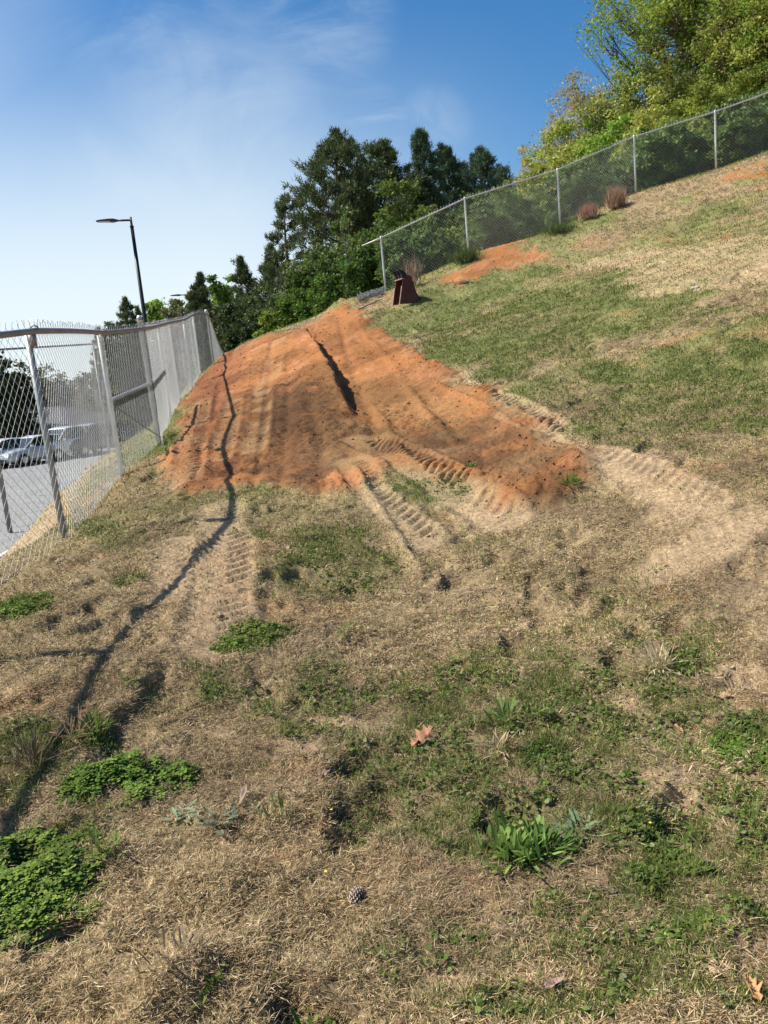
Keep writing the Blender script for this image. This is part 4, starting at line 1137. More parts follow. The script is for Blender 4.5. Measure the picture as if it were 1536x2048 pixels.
# behind the right fence: ivy-hung shrubs
hx = [(800, 470), (860, 445), (915, 430), (975, 410), (1030, 385), (1085, 362), (1140, 335), (1195, 310), (1250, 285), (1305, 262), (1360, 245), (1415, 225), (1470, 205), (1530, 185), (1600, 150)]
where = ['behind the first fence panel', 'behind the middle of the first panel', 'behind the second fence post', 'behind the second panel', 'behind the right half of the second panel', 'left of the third fence post', 'right of the third fence post', 'behind the middle of the third panel',
         'left of the fourth fence post', 'right of the fourth fence post', 'behind the fourth panel', 'left of the fifth fence post', 'right of the fifth fence post', 'behind the last panel in view', 'just past the right edge']
for i, (px, py) in enumerate(hx):
    ht = ['dark green', 'deep green', 'yellowish green'][i % 3]; hue = [(.090, .135, .035), (.105, .155, .040), (.19, .22, .055)][i % 3]
    deciduous('shrub', px, py, 28.6 + (i % 3) * .9, 100, hue, f'{ht} leafy shrub {where[i]}', 'shrub', seed=80 + i, leaf=.10, nclump=130, nleaf=70, low=0, trunk_r=.05, group=None)
# big yellow-green trees upper right
deciduous('broadleaf_tree', 1052, 300, 60, 80, BUD, 'pale budding tree lowest at the left end of the right-hand trees', seed=101, leaf=.13, nclump=150, nleaf=45, low=.1, bark=BARKL, trunk_r=.15)
deciduous('broadleaf_tree', 1120, 205, 56, 130, BUD, 'pale budding tree with grey twigs left of the yellow green trees', seed=102, leaf=.12, nclump=220, nleaf=55, low=.1, bark=BARKL, trunk_r=.18)
deciduous('broadleaf_tree', 1180, 152, 54, 140, (.25, .22, .09), 'taller pale budding tree behind the yellow green trees', seed=103, leaf=.12, nclump=240, nleaf=60, low=.1, bark=BARKL, trunk_r=.2)
deciduous('broadleaf_tree', 1120, 300, 38, 170, YG, 'low yellow green tree behind the third fence post', seed=104, leaf=.10, nclump=190, nleaf=75, low=.05, mixh=LIME)
deciduous('broadleaf_tree', 1190, 215, 40, 190, YG, 'rounded yellow green tree behind the fourth fence post', seed=105, leaf=.10, nclump=280, nleaf=85, low=.05, mixh=LIME)
deciduous('broadleaf_tree', 1290, 150, 38, 220, YG, 'wide yellow green tree below the big oak branches', seed=106, leaf=.10, nclump=300, nleaf=85, low=.05, mixh=OLV)
deciduous('broadleaf_tree', 1420, -190, 37, 420, (.17, .21, .035), 'huge spreading tree with dark limbs filling the top right corner', seed=107, leaf=.11, nclump=520, nleaf=82, low=.22, trunk_r=.42, mixh=LIME, lump=1.3)
deciduous('broadleaf_tree', 1560, -120, 33, 300, YG, 'leaning yellow green tree cut off by the right edge', seed=108, leaf=.10, nclump=380, nleaf=75, low=.2, trunk_r=.3, mixh=LIME)
deciduous('broadleaf_tree', 1390, 90, 42, 230, (.15, .18, .04), 'shaded green tree between the oak trunk and the fence', seed=109, leaf=.11, nclump=240, nleaf=70, low=.1, mixh=YG)
for i, (px, py, w, hue, lab) in enumerate([(1075, 325, 90, YG, 'small yellow shrub-like tree above the second fence panel'), (1150, 285, 110, YG, 'yellow green bush above the third fence post'), (1225, 250, 120, LIME, 'lime bush above the third fence panel'), (1310, 205, 130, YG, 'yellow green bush right of the fourth fence post'), (1400, 165, 130, (.16, .19, .03), 'green bush above the fourth fence panel'), (1490, 120, 140, (.15, .18, .03), 'green bush left of the last fence panel')]):
    deciduous('shrub', px, py, 32.5 + (i % 2), w, hue, lab, 'shrub', seed=160 + i, leaf=.095, nclump=150, nleaf=75, low=0, trunk_r=.06)
for i, (px, py, d, w, hue, lab) in enumerate([(228, 648, 88, 70, (.075, .10, .04), 'dark green tree filling the treeline left of the near lamp post'), (278, 636, 90, 70, (.08, .10, .04), 'dull green tree filling the treeline behind the near lamp post'),
        (330, 622, 86, 70, (.10, .12, .045), 'olive tree filling the treeline between the two lamps'), (400, 596, 74, 70, (.06, .085, .03), 'dark tree filling the treeline right of the far lamp'), (455, 580, 70, 80, (.065, .09, .03), 'dark tree filling the treeline under the bright lime tree')]):
    deciduous('broadleaf_tree', px, py, d, w, hue, lab, seed=190 + i, leaf=.22, nclump=160, nleaf=75, low=0.0, trunk_r=.15)
# beyond the car park
FARL = [(-40, 690, 62, 110, (.03, .055, .02), 'dark round evergreen at the left edge beyond the cars'), (18, 725, 66, 70, (.035, .06, .02), 'lower dark evergreen next to the one at the left edge'),
        (75, 738, 92, 100, GREY, 'grey leafless wood edge above the left of the roof'), (130, 752, 95, 110, (.13, .14, .08), 'grey green tree above the middle of the roof'), (185, 742, 90, 100, GREY, 'grey budding tree above the right end of the roof'),
        (225, 720, 84, 90, (.10, .12, .05), 'olive tree right of the building'), (262, 690, 80, 100, (.09, .11, .04), 'dull green tree behind the fence below the near lamp'), (318, 670, 74, 90, (.075, .095, .03), 'green tree low behind the fence right of the near lamp'),
        (372, 650, 70, 90, (.06, .08, .03), 'dark tree low behind the fence under the far lamp'), (420, 640, 60, 80, (.045, .065, .022), 'dark tree behind the top of the fence corner')]
for i, (px, py, d, w, hue, lab) in enumerate(FARL):
    deciduous('broadleaf_tree', px, py, d, w, hue, lab, seed=130 + i, leaf=.22, nclump=150, nleaf=70, low=0.0, trunk_r=.15, bark=BARKL)


def weed_bush(px, py, hgt, wid, hue, label, seed, n=900, name='dead_weed', cat='dead weed'):
    rng = np.random.RandomState(seed); b = on_ground(px, py); r = empty(name, b, label, cat)
    C = b + rng.normal(size=(n, 3)) * np.array([wid * .22, wid * .2, 0]); an = rng.rand(n) * 6.28
    D = np.c_[np.cos(an) * .35, np.sin(an) * .35, .6 + rng.rand(n)]; D /= np.linalg.norm(D, axis=1, keepdims=True)
    C[:, 2] += hgt * .45 * rng.rand(n)
    V, F = blades(C, D, hgt * (.3 + .55 * rng.rand(n, 1)), .018, rng)
    npmesh('stems', V, F, LEAF, r, col=lcol(hue, n, 3, rng, .3))


weed_bush(1232, 418, .66, .55, (.40, .26, .17), 'rounded reddish brown dead bush against the fence near the fourth post', 5, 1300)
weed_bush(1178, 438, .5, .7, (.40, .25, .17), 'reddish dead weeds left of the rounded dead bush', 6, 800)
weed_bush(826, 575, 1.0, .55, (.30, .20, .15), 'pinkish dry weeds just behind the excavator bucket', 7, 130)
weed_bush(932, 525, .5, .9, (.09, .13, .035), 'green weeds at the foot of the second fence post', 8, 900, 'weed', 'weeds')
weed_bush(1120, 468, .35, 1.1, (.09, .13, .035), 'green weeds at the foot of the third fence post', 9, 900, 'weed', 'weeds')

# ---------------------------------------------------------------- turf, weeds, clods (stuff)
BLADE = mat('grass_blades', attr='Col', rough=.75, var=.1, vscale=3, spec=.2, trans=.28)


def slope_frame(n, N_):
    u = np.exp(RS.uniform(math.log(1.15), math.log(29), N_)); s = RS.uniform(-1, 1, N_)
    return s * (.55 + .60 * u), u


def build_turf():
    N_ = 1500000
    x, y = slope_frame(0, N_)
    d, s, g, sl_ = zones(x, y)
    n2 = fbm(x, y, 11, 3, 22.0); bare = smooth(.60, .70, fbm(x, y, 2.4, 4, 33.0))
    g = np.clip(g + smooth(5, 11, y) * (.10 + .22 * smooth(.4, .6, fbm(x, y, .45, 4, 23.0))) * (1 - d), 0, 1)
    tr = np.zeros(N_)
    for pl_, hw_, _p, _a in TRW: tr = np.maximum(tr, smooth(hw_ * 1.2, hw_ * .8, path_st(x, y, pl_)[2]))
    cl_ = .45 + .75 * smooth(.36, .60, fbm(x, y, 8.0, 3, 61.0))
    keep = RS.rand(N_) < cl_ * (1 - .72 * tr) * (1 - d) ** 2 * (1 - .86 * s) * (1 - .85 * sl_) * (1 - .45 * bare) * np.where(lot_side(x, y) > -1, 0, 1)
    x, y, s, g, n2 = x[keep], y[keep], s[keep], g[keep], n2[keep]; n = len(x)
    d, s_, g_, _ = zones(x, y); z = Hb(x, y) + detail(x, y, d, s_) + relief(x, y, d)
    green = RS.rand(n) < np.clip(g * (.62 + 1.9 * (n2 - .45)) + .06, 0, .9)
    th = 4 * math.pi * fbm(x, y, 5.0, 3, 81.0) + RS.normal(size=n) * 1.9
    L = np.where(green, .014 + .028 * RS.rand(n), .008 + .020 * RS.rand(n) + .035 * RS.rand(n) ** 7) * (1 + y * .05)
    ph = np.where(green, .5 + .9 * RS.rand(n), .02 + .5 * RS.rand(n) ** 1.6)
    w = np.maximum(.0007 + .0007 * RS.rand(n), .00042 * y)
    dirn = np.c_[np.cos(th) * np.cos(ph), np.sin(th) * np.cos(ph), np.sin(ph)]
    R = np.c_[-np.sin(th), np.cos(th), (RS.rand(n) - .5) * .8]
    b = np.c_[x, y, z + .004 + .012 * RS.rand(n) * (~green)]
    m = b + dirn * L[:, None] * .5 + np.c_[np.zeros((n, 2)), L * np.where(green, .10, .02)]
    t = b + dirn * L[:, None]
    V = np.stack([b, m + R * w[:, None], t, m - R * w[:, None]], 1).reshape(-1, 3)
    pal = np.array([[.50, .385, .225], [.31, .225, .13], [.66, .54, .33], [.13, .088, .055], [.42, .30, .175], [.78, .66, .44]])
    pal = pal * np.array([1.08, 1.05, 1.0])
    ci = RS.choice(6, n, p=[.30, .24, .15, .14, .12, .05])
    c = pal[ci]
    gp = np.array([[.145, .180, .038], [.21, .235, .065], [.075, .115, .022], [.29, .28, .11]])
    c = np.where(green[:, None], gp[RS.choice(4, n, p=[.38, .24, .26, .12])], c)
    tone = (.72 + .56 * fbm(x, y, 1.5, 4, 41.0))[:, None]
    c = c * (.8 + .4 * RS.rand(n, 1)) * tone
    ol = (.60 * smooth(4.5, 10, y) * smooth(.36, .56, fbm(x, y, .45, 4, 23.0)))[:, None] * (~green)[:, None]
    c = c * (1 - ol) + np.array([.29, .315, .10]) * ol * (.8 + .4 * RS.rand(n, 1))
    # greyer, purplish thatch in places
    pz = smooth(.50, .62, fbm(x, y, 1.0, 3, 44.0))[:, None] * (~green)[:, None]
    c = c * (1 - .35 * pz) + np.array([.24, .165, .12]) * .35 * pz
    gr = green
    for nm, sel, lab in (('dry_grass', ~gr, 'matted tan dead grass over the hillside'), ('green_grass', gr, 'short green blades growing through the dead grass')):
        k = sel.sum(); VV = V.reshape(-1, 4, 3)[sel].reshape(-1, 3)
        tag(npmesh(nm, VV, np.arange(k * 4).reshape(k, 4), BLADE, col=np.repeat(c[sel], 4, 0)), lab, 'grass', kind='stuff')
    # low weeds: small round leaves where the turf is green
    N2 = 420000
    x, y = slope_frame(0, N2)
    d, s, g, sl_ = zones(x, y)
    cl = fbm(x, y, 9, 3, 51.0)
    keep = RS.rand(N2) < np.clip(g * 1.0 - .12, 0, 1) * smooth(.44, .62, cl) * (1 - d) * (y < 14) * 1.1
    x, y, d, s, g = x[keep], y[keep], d[keep], s[keep], g[keep]; n = len(x)
    z = Hb(x, y) + detail(x, y, d, s) + relief(x, y, d)
    r = (.004 + .005 * RS.rand(n)) * (1 + .09 * y)
    V, F = leaf_discs(np.c_[x, y, z + .006 + .020 * RS.rand(n)], r, .5, RS)
    c = np.array([[.110, .160, .030], [.165, .21, .050], [.068, .112, .022], [.22, .25, .11]])[RS.choice(4, n, p=[.35, .28, .27, .10])] * (.75 + .5 * RS.rand(n, 1))
    tag(npmesh('ground_weeds', V, F, BLADE, col=np.repeat(c, 5, 0)), 'tiny round leaved weeds spread through the green parts of the turf', 'weeds', kind='stuff')
    # soil clods
    N3 = 130000
    x, y = slope_frame(0, N3)
    d, s, g, sl_ = zones(x, y)
    rough = smooth(.46, .62, fbm(x, y, .8, 3, 7.0)) * smooth(.45, .6, fbm(x, y, 3.0, 3, 71.0)) * .9 + .10; ed = smooth(.9, .1, sdist(x, y, DIRT)) * (d > .3) * smooth(.36, .56, fbm(x, y, 2.0, 3, 72.0))
    keep = RS.rand(N3) < np.clip(d * (rough + ed * .8) + s * .10 + .02, 0, 1)
    x, y, d, s, g, sl_ = [q[keep] for q in (x, y, d, s, g, sl_)]; n = len(x)
    z = Hb(x, y) + detail(x, y, d, s) + relief(x, y, d)
    r = (.0025 + .018 * RS.rand(n) ** 6) * (.55 + .06 * y)
    O = np.array([(1, 0, 0), (0, 1, 0), (-1, 0, 0), (0, -1, 0), (0, 0, 1), (.1, .1, -1)], float)
    V = O[None] * (.6 + .8 * RS.rand(n, 6, 1)) * r[:, None, None] * np.array([1, 1, .7]) + np.c_[x, y, z + r * .2][:, None]
    F = np.array([(0, 1, 4), (1, 2, 4), (2, 3, 4), (3, 0, 4), (1, 0, 5), (2, 1, 5), (3, 2, 5), (0, 3, 5)])
    F = (F[None] + (np.arange(n) * 6)[:, None, None]).reshape(-1, 3)
    c = ground_colours(x, y, d, s, g, sl_) * (.75 + .45 * RS.rand(n, 1))
    tag(npmesh('soil_clods', V.reshape(-1, 3), F, BLADE_SOIL, col=np.repeat(c, 6, 0)), 'crumbs and clods of loose soil over the orange dirt', 'soil', kind='stuff')


BLADE_SOIL = mat('soil_crumbs', attr='Col', rough=.95, var=.15, vscale=20, spec=.1)


def leaf_discs(C, r, tilt, rng):
    """five-cornered small leaves, tilted"""
    n = len(C); r = np.broadcast_to(r, n); nx = rng.normal(size=(n, 2)) * tilt; Nn = np.c_[nx, np.ones(n)]; Nn /= np.linalg.norm(Nn, axis=1, keepdims=True)
    a = rng.rand(n) * 6.28; U = np.c_[np.cos(a), np.sin(a), np.zeros(n)]; U -= (U * Nn).sum(1, keepdims=True) * Nn; U /= np.linalg.norm(U, axis=1, keepdims=True); Wv = np.cross(Nn, U)
    sh = [(-1, 0), (-.2, .85), (.75, .75), (1.0, 0), (.75, -.75)]
    sh = [(-1.1, 0), (.1, .9), (1., .5), (1., -.5), (.1, -.9)]
    V = np.stack([C + (U * p + Wv * q) * r[:, None] for p, q in sh], 1).reshape(-1, 3)
    return V, np.arange(n * 5).reshape(n, 5)


build_turf()


def clover_patch(pts, label, seed, dens=9000, r=.0105, hgt=.055, hues=None):
    dens *= 1.55; r *= .74; hgt *= .62
    rng = np.random.RandomState(seed); pl = poly(pts); c = pl.mean(0); b = np.array([c[0], c[1], H(c[0], c[1])])
    root = empty('clover_patch', b, label, 'clover patch')
    lo, hi = pl.min(0) - .12, pl.max(0) + .12; n = int(dens * np.prod(hi - lo)); x = rng.uniform(lo[0], hi[0], n); y = rng.uniform(lo[1], hi[1], n)
    dd = sdist(x, y, pl) + (fbm(x, y, 9, 3, seed * .3) - .35) * .16; k = rng.rand(n) < smooth(-.05, .12, dd) * smooth(.30, .42, fbm(x, y, 7, 3, seed * .7) + smooth(.05, .2, dd) * .2); x, y, dd = x[k], y[k], dd[k]; n = len(x)
    hh = hgt * (.3 + .7 * smooth(-.05, .12, dd)) * (.6 + .7 * fbm(x, y, 14, 2, 3.0))
    z = H(x, y) + hh * (.55 + .45 * rng.rand(n))
    V, C = [], []
    a0 = rng.rand(n) * 6.28; tl = rng.normal(size=(n, 2)) * .28; sz = r * (.7 + .6 * rng.rand(n))
    Vs = []
    for j in range(3):
        a = a0 + j * 2.094; U = np.c_[np.cos(a), np.sin(a), np.zeros(n)]; Wv = np.c_[-np.sin(a), np.cos(a), np.zeros(n)]
        ctr = np.c_[x, y, z]
        out = []
        for p, q, dz in ((0, 0, 0), (.9, .62, .16), (1.7, .58, .10), (1.75, 0, .0), (1.7, -.58, .10), (.9, -.62, .16)):
            v = ctr + (U * p + Wv * q) * sz[:, None]; v[:, 2] += dz * sz + ((v[:, 0] - x) * tl[:, 0] + (v[:, 1] - y) * tl[:, 1]); out.append(v)
        Vs.append(np.stack(out, 1))
    V = np.concatenate(Vs, 0).reshape(-1, 3); F = np.arange(len(V)).reshape(-1, 6)
    hb = np.array([[.115, .215, .030], [.165, .275, .050], [.075, .160, .024]])[rng.choice(3, n)] * (.75 + .5 * rng.rand(n, 1))
    if hues is not None: hb = hb * np.array(hues)
    hb = hb * np.array([1.22, .98, 1.05]) * (.65 + .7 * fbm(x, y, 6, 3, 5.5))[:, None]; yl = smooth(.55, .7, fbm(x, y, 4, 3, 6.5))[:, None]; hb = hb * (1 - .5 * yl) + np.array([.24, .26, .06]) * .5 * yl
    npmesh('leaves', V, F, BLADE, root, col=np.repeat(np.concatenate([hb] * 3), 6, 0))
    S = slice(0, n, 2); V, F = tubes(np.c_[x, y, H(x, y)][S], np.c_[x, y, z][S], .0009, .0007, 3); tag(npmesh('stems', V, F, mat('clover_stem', (.10, .16, .05), .7), root), kind='stuff')


clover_patch([(-40, 1690), (40, 1668), (130, 1655), (185, 1668), (195, 1720), (175, 1790), (110, 1850), (50, 1890), (-40, 1900)], 'large bright clover patch at the lower left edge', 1, 10000)
clover_patch([(125, 1570), (160, 1540), (220, 1520), (290, 1512), (345, 1530), (370, 1552), (340, 1575), (270, 1585), (200, 1590), (140, 1600)], 'oval dark green clover patch above the large bright one', 2, 12000, hgt=.07, hues=(.8, .9, .8))
clover_patch([(-20, 1225), (40, 1200), (95, 1200), (100, 1225), (50, 1240), (-20, 1252)], 'small clover patch by the fence at the left edge', 3, 6000)
clover_patch([(440, 1290), (480, 1258), (540, 1245), (585, 1265), (560, 1290), (500, 1300), (450, 1310)], 'clover patch beside the tan track prints', 4, 6000, hues=(.8, .85, .8))
clover_patch([(1380, 1500), (1430, 1465), (1500, 1455), (1560, 1470), (1560, 1500), (1450, 1515)], 'dark clover patch at the right edge', 5, 6000, hgt=.035, hues=(.8, .85, .8))
clover_patch([(1310, 1840), (1370, 1820), (1430, 1830), (1450, 1870), (1400, 1900), (1330, 1890)], 'flat dark clover patch near the lower right corner', 6, 7000, r=.009, hgt=.03, hues=(.7, .8, .8))
clover_patch([(1050, 1500), (1080, 1480), (1115, 1490), (1110, 1520), (1065, 1525)], 'compact feathery dark green patch right of the oak leaf', 7, 16000, r=.006, hgt=.05, hues=(.55, .7, .7))
clover_patch([(1495, 1520), (1540, 1500), (1580, 1510), (1580, 1545), (1510, 1545)], 'little clover patch under the dark one at the right edge', 8, 6000, hgt=.03, hues=(.8, .9, .8))


def rosette(px, py, n, L, w, hue, label, seed, up=.8, name='broadleaf_weed', cat='weed', bend=.5):
    rng = np.random.RandomState(seed); b = on_ground(px, py); r = empty(name, b, label, cat)
    V, F, Cc = [], [], []
    for i in range(n):
        a = rng.rand() * 6.28; e = up * (.25 + .95 * rng.rand()); l = L * (.6 + .6 * rng.rand()); ww = w * (.7 + .5 * rng.rand())
        d0 = np.array([math.cos(a), math.sin(a), 0]); s = np.array([-math.sin(a), math.cos(a), 0]); q = len(V); st = b + d0 * .02 + rng.normal(size=3) * np.array([.02, .02, 0]) * (2.2 if n > 100 and w > .01 else 1)
        tw = (rng.rand() - .5) * .8; s2 = s * math.cos(tw) + np.array([0, 0, math.sin(tw)])
        prof = [(0, .25), (.25, .55), (.5, .95), (.75, .8), (.92, .4), (1, .03)]
        for k, (t, f) in enumerate(prof):
            c = st + d0 * l * t * math.cos(e) + np.array([0, 0, l * (t * math.sin(e) - bend * .5 * t * t * math.cos(e) * .8) + .01])
            V += [c - s2 * ww * f * .5, c - np.array([0, 0, ww * .10 * f]), c + s2 * ww * f * .5]
        for k in range(5):
            o = q + k * 3; F += [(o, o + 1, o + 4, o + 3), (o + 1, o + 2, o + 5, o + 4)]
        col = np.array(hue) * (.75 + .55 * rng.rand()); Cc += [col] * 18
    npmesh('leaves', np.array(V), np.array(F), BLADE, r, col=np.array(Cc), smooth_=True)


rosette(1045, 1700, 150, .088, .016, (.20, .30, .07), 'largest broad leaved weed, bright green, in the lower right', 1, 1.15)
rosette(1085, 1695, 70, .085, .014, (.06, .125, .022), 'darker leafy weed on the right side of the largest one', 11, .9)
rosette(1015, 1450, 36, .10, .013, (.125, .205, .050), 'pale grassy weed above the compact feathery patch', 2, .9)
rosette(1150, 1655, 40, .075, .016, (.17, .24, .12), 'greyish green small leaved weed right of the largest weed', 3, .8)
rosette(365, 1625, 26, .05, .015, (.26, .32, .20), 'silvery grey rosette between the clover patches', 4, .5)
rosette(435, 1645, 22, .055, .014, (.13, .17, .11), 'dull grey green rosette beside the bare sandy spot', 5, .7)
rosette(940, 948, 26, .09, .018, (.085, .14, .03), 'green weed growing alone on the orange dirt', 6, .8)
rosette(1140, 985, 70, .12, .008, (.12, .185, .035), 'tuft of green grass at the right end of the dirt', 7, 1.2, 'grass_tuft', 'grass tuft')
rosette(210, 1705, 30, .07, .008, (.15, .22, .05), 'thin grass sprout at the right side of the large clover patch', 8, 1.2, 'grass_tuft', 'grass tuft')
rosette(552, 1645, 30, .075, .005, (.10, .17, .04), 'tiny upright grass sprout in the lower middle', 9, 1.4, 'grass_tuft', 'grass tuft')
rosette(620, 2035, 20, .06, .014, (.09, .17, .03), 'small green weed at the bottom edge', 10, .9)
rosette(1320, 1340, 110, .12, .006, (.50, .42, .25), 'straw coloured grass tuft on the green turf at the right', 12, 1.1, 'dry_grass_tuft', 'grass tuft', .8)
rosette(1000, 1502, 70, .10, .006, (.40, .30, .18), 'brown dead grass tuft left of the compact feathery patch', 13, .9, 'dry_grass_tuft', 'grass tuft', .8)
rosette(65, 1530, 90, .16, .006, (.20, .15, .09), 'coarse brown grass clump in the shadow at the left edge', 14, 1.2, 'dry_grass_tuft', 'grass tuft')
rosette(150, 1480, 50, .12, .005, (.34, .22, .14), 'rusty dead grass clump beside the long shadow', 15, 1.0, 'dry_grass_tuft', 'grass tuft')
rosette(190, 1470, 60, .09, .010, (.13, .19, .04), 'leafy green clump right of the rusty grass clump', 16, 1.0, 'grass_tuft', 'grass tuft')
rosette(478, 1655, 24, .07, .008, (.22, .15, .10), 'withered brown weed right of the grey green rosette', 17, .8, 'dead_weed', 'dead weed')
rosette(365, 1960, 40, .07, .006, (.26, .20, .14), 'wiry dead clump at the lower left', 18, .9, 'dead_weed', 'dead weed')
rosette(425, 1985, 26, .05, .009, (.14, .19, .03), 'mossy green sprout right of the wiry dead clump', 19, .9, 'grass_tuft', 'grass tuft')
rosette(120, 1640, 40, .07, .005, (.30, .24, .15), 'short straw tuft between the two left clover patches', 20, .9, 'dry_grass_tuft', 'grass tuft')


def dry_leaf(px, py, size, hue, label, seed, lobes=True, curl=.5, rz=None, stand=0.0):
    curl = curl * 1.3 + .2
    rng = np.random.RandomState(seed); p = on_ground(px, py); p[2] += .012
    r = rng.rand() * 6.28 if rz is None else rz
    if lobes: half = [(0, .03), (.08, .10), (.18, .30), (.27, .16), (.36, .20), (.48, .48), (.56, .20), (.64, .22), (.76, .36), (.80, .14), (.90, .10), (1, .01)]
    else: half = [(0, .02), (.12, .12), (.3, .22), (.5, .26), (.7, .22), (.88, .11), (1, .01)]
    V, F = [], []
    for t, w in half:
        z0 = curl * .35 * (t - .5) ** 2 * 4 * .25 + stand * t
        for s in (-1, -.5, 0, .5, 1):
            V.append(((t - .5) * size, s * w * size * (1 - .25 * abs(curl)), (z0 + curl * .9 * (s * w) ** 2 * 1.6 + .05 * rng.normal()) * size))
    for i in range(len(half) - 1):
        for j in range(4): F.append((i * 5 + j, i * 5 + j + 1, (i + 1) * 5 + j + 1, (i + 1) * 5 + j))
    V = np.array(V); c, s = math.cos(r), math.sin(r); V = V @ np.array([[c, -s, 0], [s, c, 0], [0, 0, 1]]).T
    root = empty('dry_leaf', p, label, 'dry leaf')
    m = mat('dead_leaf_%d' % seed, hue, .6, var=.3, vscale=40, trans=.15)
    o = npmesh('leaf_blade', V, F, m, root, loc=(0, 0, 0), smooth_=True); sm = o.modifiers.new('thickness', 'SOLIDIFY'); sm.thickness = .0008
    v, f = tubes(np.array([[-.5 * size, 0, .01 * size]]), np.array([[-.72 * size, .03, .05 * size]]), .0013, .0009, 5); v = v @ np.array([[c, -s, 0], [s, c, 0], [0, 0, 1]]).T
    npmesh('leaf_stalk', v, f, m, root, loc=(0, 0, 0))


LV = [(845, 1486, .14, (.33, .15, .075), 'largest curled brown oak leaf, near the centre of the turf', True, .45, .5, .40), (1118, 1955, .12, (.30, .18, .13), 'dull brown leaf lying flat at the bottom right', True, .3, 2.0, 0), (1345, 1308, .11, (.33, .21, .15), 'long rolled brown leaf above the straw tuft', False, 1.0, .3, 0), (1450, 1402, .12, (.46, .30, .19), 'light brown leaf near the right edge above the dark clover', False, .8, .1, 0),
      (1500, 1388, .09, (.36, .22, .16), 'thin brown leaf at the right edge', False, .8, -.3, 0), (1420, 1945, .10, (.50, .34, .22), 'pale tan pointed leaf near the bottom right corner', False, .5, -1.0, .2), (1508, 1995, .11, (.50, .27, .12), 'orange brown crumpled leaf in the bottom right corner', True, .9, 1.5, .3), (1110, 1985, .10, (.34, .22, .18), 'grey brown curled leaf at the bottom edge right of centre', False, .9, .2, .2),
      (645, 1560, .09, (.26, .15, .11), 'crumpled dark brown leaf in the dead grass', True, .9, .5, .3), (530, 1380, .05, (.55, .38, .20), 'tiny tan curled leaf in the middle left', False, .8, .4, .2), (738, 1950, .05, (.62, .50, .34), 'tiny cream leaf below centre', False, .5, 1.1, .1), (105, 1852, .05, (.62, .50, .32), 'tiny straw leaf at the edge of the large clover patch', False, .5, 2.2, .1),
      (1255, 1235, .08, (.10, .06, .045), 'small dark leaf on the grass at the right', True, .7, .2, .2), (575, 1105, .10, (.34, .22, .13), 'small brown leaf on the green patch near the dirt', False, .8, 2.0, .3), (1358, 1455, .07, (.45, .24, .13), 'small orange leaf left of the dark clover', False, .6, 1.8, .2), (1395, 1365, .06, (.22, .13, .09), 'small upright brown leaf right of the straw tuft', False, .8, 1.2, .5),
      (1215, 1775, .10, (.30, .22, .18), 'grey weathered ribbed leaf below the largest weed', False, .9, 2.8, .1), (490, 1615, .08, (.28, .18, .13), 'brown narrow leaf standing in the withered weed', False, .9, 1.2, .8), (1035, 1210, .08, (.25, .12, .09), 'reddish brown leaf on the turf right of centre', True, .8, .7, .3), (1270, 2025, .07, (.50, .28, .12), 'small orange leaf on the bottom edge', False, .7, .6, .2),
      (1040, 1740, .055, (.55, .45, .36), 'pale dead leaf under the largest weed', False, .7, 4.2, .2), (60, 1400, .06, (.30, .20, .14), 'brown bit of leaf in the shade at the left', True, .8, 1.0, .3)]
LV = [(q[0], q[1], q[2] * (.62 if q[1] > 1700 else .85)) + q[3:] for q in LV]
for i, (px, py, sz, hue, lab, lob, cu, rz, st) in enumerate(LV): dry_leaf(px, py, sz, hue, lab, 300 + i, lob, cu, rz, st)


def pine_cone(px, py):
    b = on_ground(px, py); r = empty('pine_cone', b, 'small grey open pine cone in the dead grass', 'pine cone'); V, F = [], []
    rng = np.random.RandomState(4)
    for i in range(90):
        t = i / 90; a = i * 2.4; rr = .019 * math.sin(math.pi * (.12 + .85 * t)) + .004
        c = b + np.array([(t - .5) * .045, math.cos(a) * rr * .4, .02 + math.sin(a) * rr * .4]); o = np.array([.2, math.cos(a), math.sin(a)]) * rr * .9; s = np.array([0, -math.sin(a), math.cos(a)]) * .006
        q = len(V); V += [c - s * .6, c + s * .6, c + o + s, c + o * 1.12 + np.array([.003, 0, 0]), c + o - s]; F += [(q, q + 1, q + 2, q + 3, q + 4)]
    npmesh('scales', np.array(V), F, mat('cone_grey', (.50, .42, .36), .8, var=.3, vscale=60), r)


pine_cone(713, 1797)


def twig(px, py, px2, py2, label, hue=(.2, .14, .10), r=.003, seed=0):
    a = on_ground(px, py) + np.array([0, 0, .01]); b = on_ground(px2, py2) + np.array([0, 0, .015]); rng = np.random.RandomState(seed)
    root = empty('twig', a, label, 'twig'); pts = [a * (1 - t) + b * t + rng.normal(size=3) * .008 for t in np.linspace(0, 1, 6)]
    V, F = polytube(pts, np.linspace(r, r * .4, 6), 6); npmesh('stem', V, F, mat('twig_bark', hue, .9, var=.2), root, smooth_=True)
    m = pts[3]; V, F = polytube([m, m + (b - a) * .18 + np.array([.02, -.03, .02]), m + (b - a) * .3 + np.array([.05, -.06, .02])], [r * .6, r * .4, r * .2], 5); npmesh('side_shoot', V, F, mat('twig_bark', hue, .9), root)


twig(715, 622, 765, 598, 'dark stick lying on the bank left of the bucket', (.05, .04, .03), .02, 1)
twig(860, 690, 825, 668, 'short dark root poking out at the right edge of the cut', (.05, .03, .02), .03, 2)
twig(0, 1180, 40, 1142, 'curved stick lying under the left fence', (.10, .07, .05), .012, 3)
twig(420, 1600, 470, 1620, 'pale thin twig beside the silvery rosette', (.45, .36, .26), .002, 4)
twig(1000, 1375, 1030, 1390, 'thin straw stalk in the green turf', (.5, .42, .28), .002, 5)
twig(280, 1960, 310, 2000, 'pale bent stalk at the lower left', (.5, .42, .3), .002, 6)


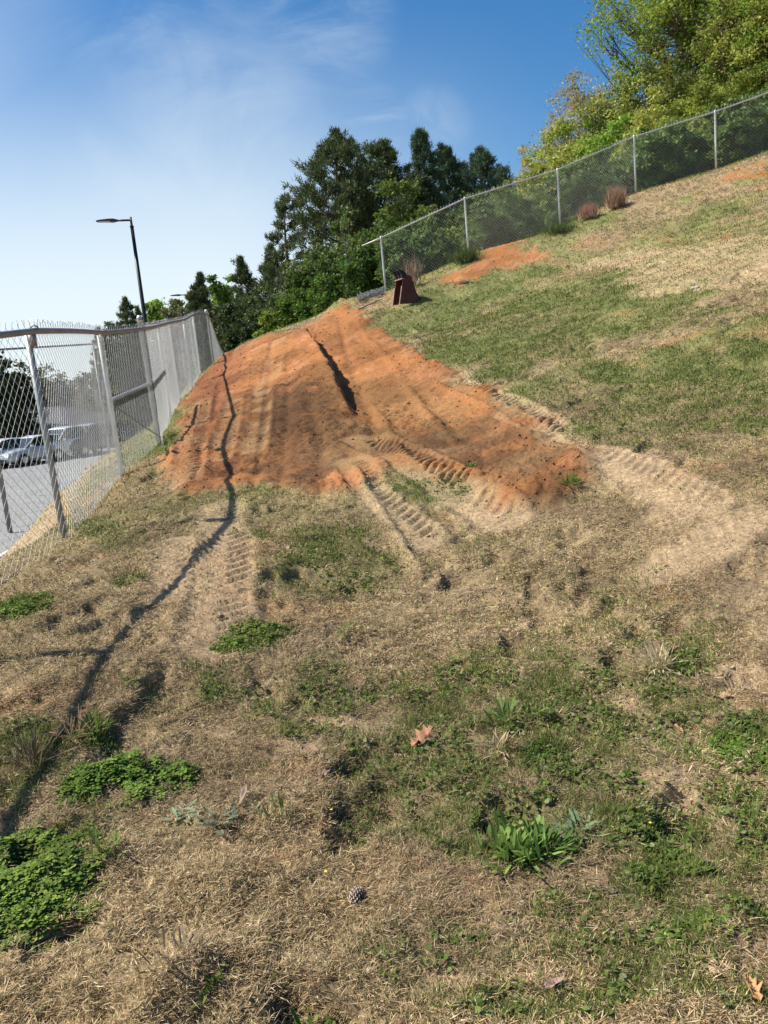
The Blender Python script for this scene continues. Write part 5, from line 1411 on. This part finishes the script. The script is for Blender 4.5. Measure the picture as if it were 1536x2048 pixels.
def stone(px, py, s, hue, label, seed):
    p = on_ground(px, py); r = empty('stone', p, label, 'stone'); rng = np.random.RandomState(seed)
    import bmesh
    bm = bmesh.new(); bmesh.ops.create_icosphere(bm, subdivisions=3, radius=1)
    for v in bm.verts:
        q = v.co; k = 1 + .22 * math.sin(q.x * 3 + seed) * math.cos(q.y * 2.6 + seed * 2) + .08 * math.sin(q.z * 7 + q.x * 5); v.co = Vector((q.x * s * 1.2, q.y * s, q.z * s * .6)) * k
    me = bpy.data.meshes.new('rock'); bm.to_mesh(me); bm.free(); me.materials.append(mat('stone_%d' % seed, hue, .9, var=.2, vscale=30, bump=.4)); o = bpy.data.objects.new('rock', me); COL.objects.link(o); o.parent = r
    for q in me.polygons: q.use_smooth = True


stone(1392, 577, .06, (.40, .35, .28), 'pale stone in the bare patch high on the right slope', 1)
stone(122, 1113, .035, (.45, .30, .22), 'reddish pebble beside the first fence post', 2)
stone(928, 566, .14, (.12, .06, .045), 'dark clod of soil at the lower edge of the upper orange patch', 3)
stone(190, 1118, .03, (.3, .27, .25), 'grey pebble half buried right of the first fence post', 4)

# yellow flowers, tiny
for i, (px, py) in enumerate(((652, 1752), (662, 1620), (1300, 1657))):
    b = on_ground(px, py); r = empty('yellow_flower', b, ['lowest tiny yellow flower in the dead grass', 'tiny yellow flower above the lowest one', 'tiny yellow flower right of the largest weed'][i], 'flower', 'tiny yellow flowers')
    V, F = [], []
    for k in range(5):
        a = k * 1.257; c = b + np.array([0, 0, .03]); d1 = np.array([math.cos(a), math.sin(a), .3]); s = np.array([-math.sin(a), math.cos(a), 0]); q = len(V)
        V += [c, c + d1 * .0035 + s * .0025, c + d1 * .0065, c + d1 * .0035 - s * .0025]; F.append((q, q + 1, q + 2, q + 3))
    npmesh('petals', np.array(V), F, mat('yellow_petal', (.8, .62, .03), .6), r)
    V, F = tubes(b[None], (b + np.array([0, 0, .03]))[None], .0012, .001, 4); npmesh('stem', V, F, mat('clover_stem', (.10, .16, .05), .7), r)
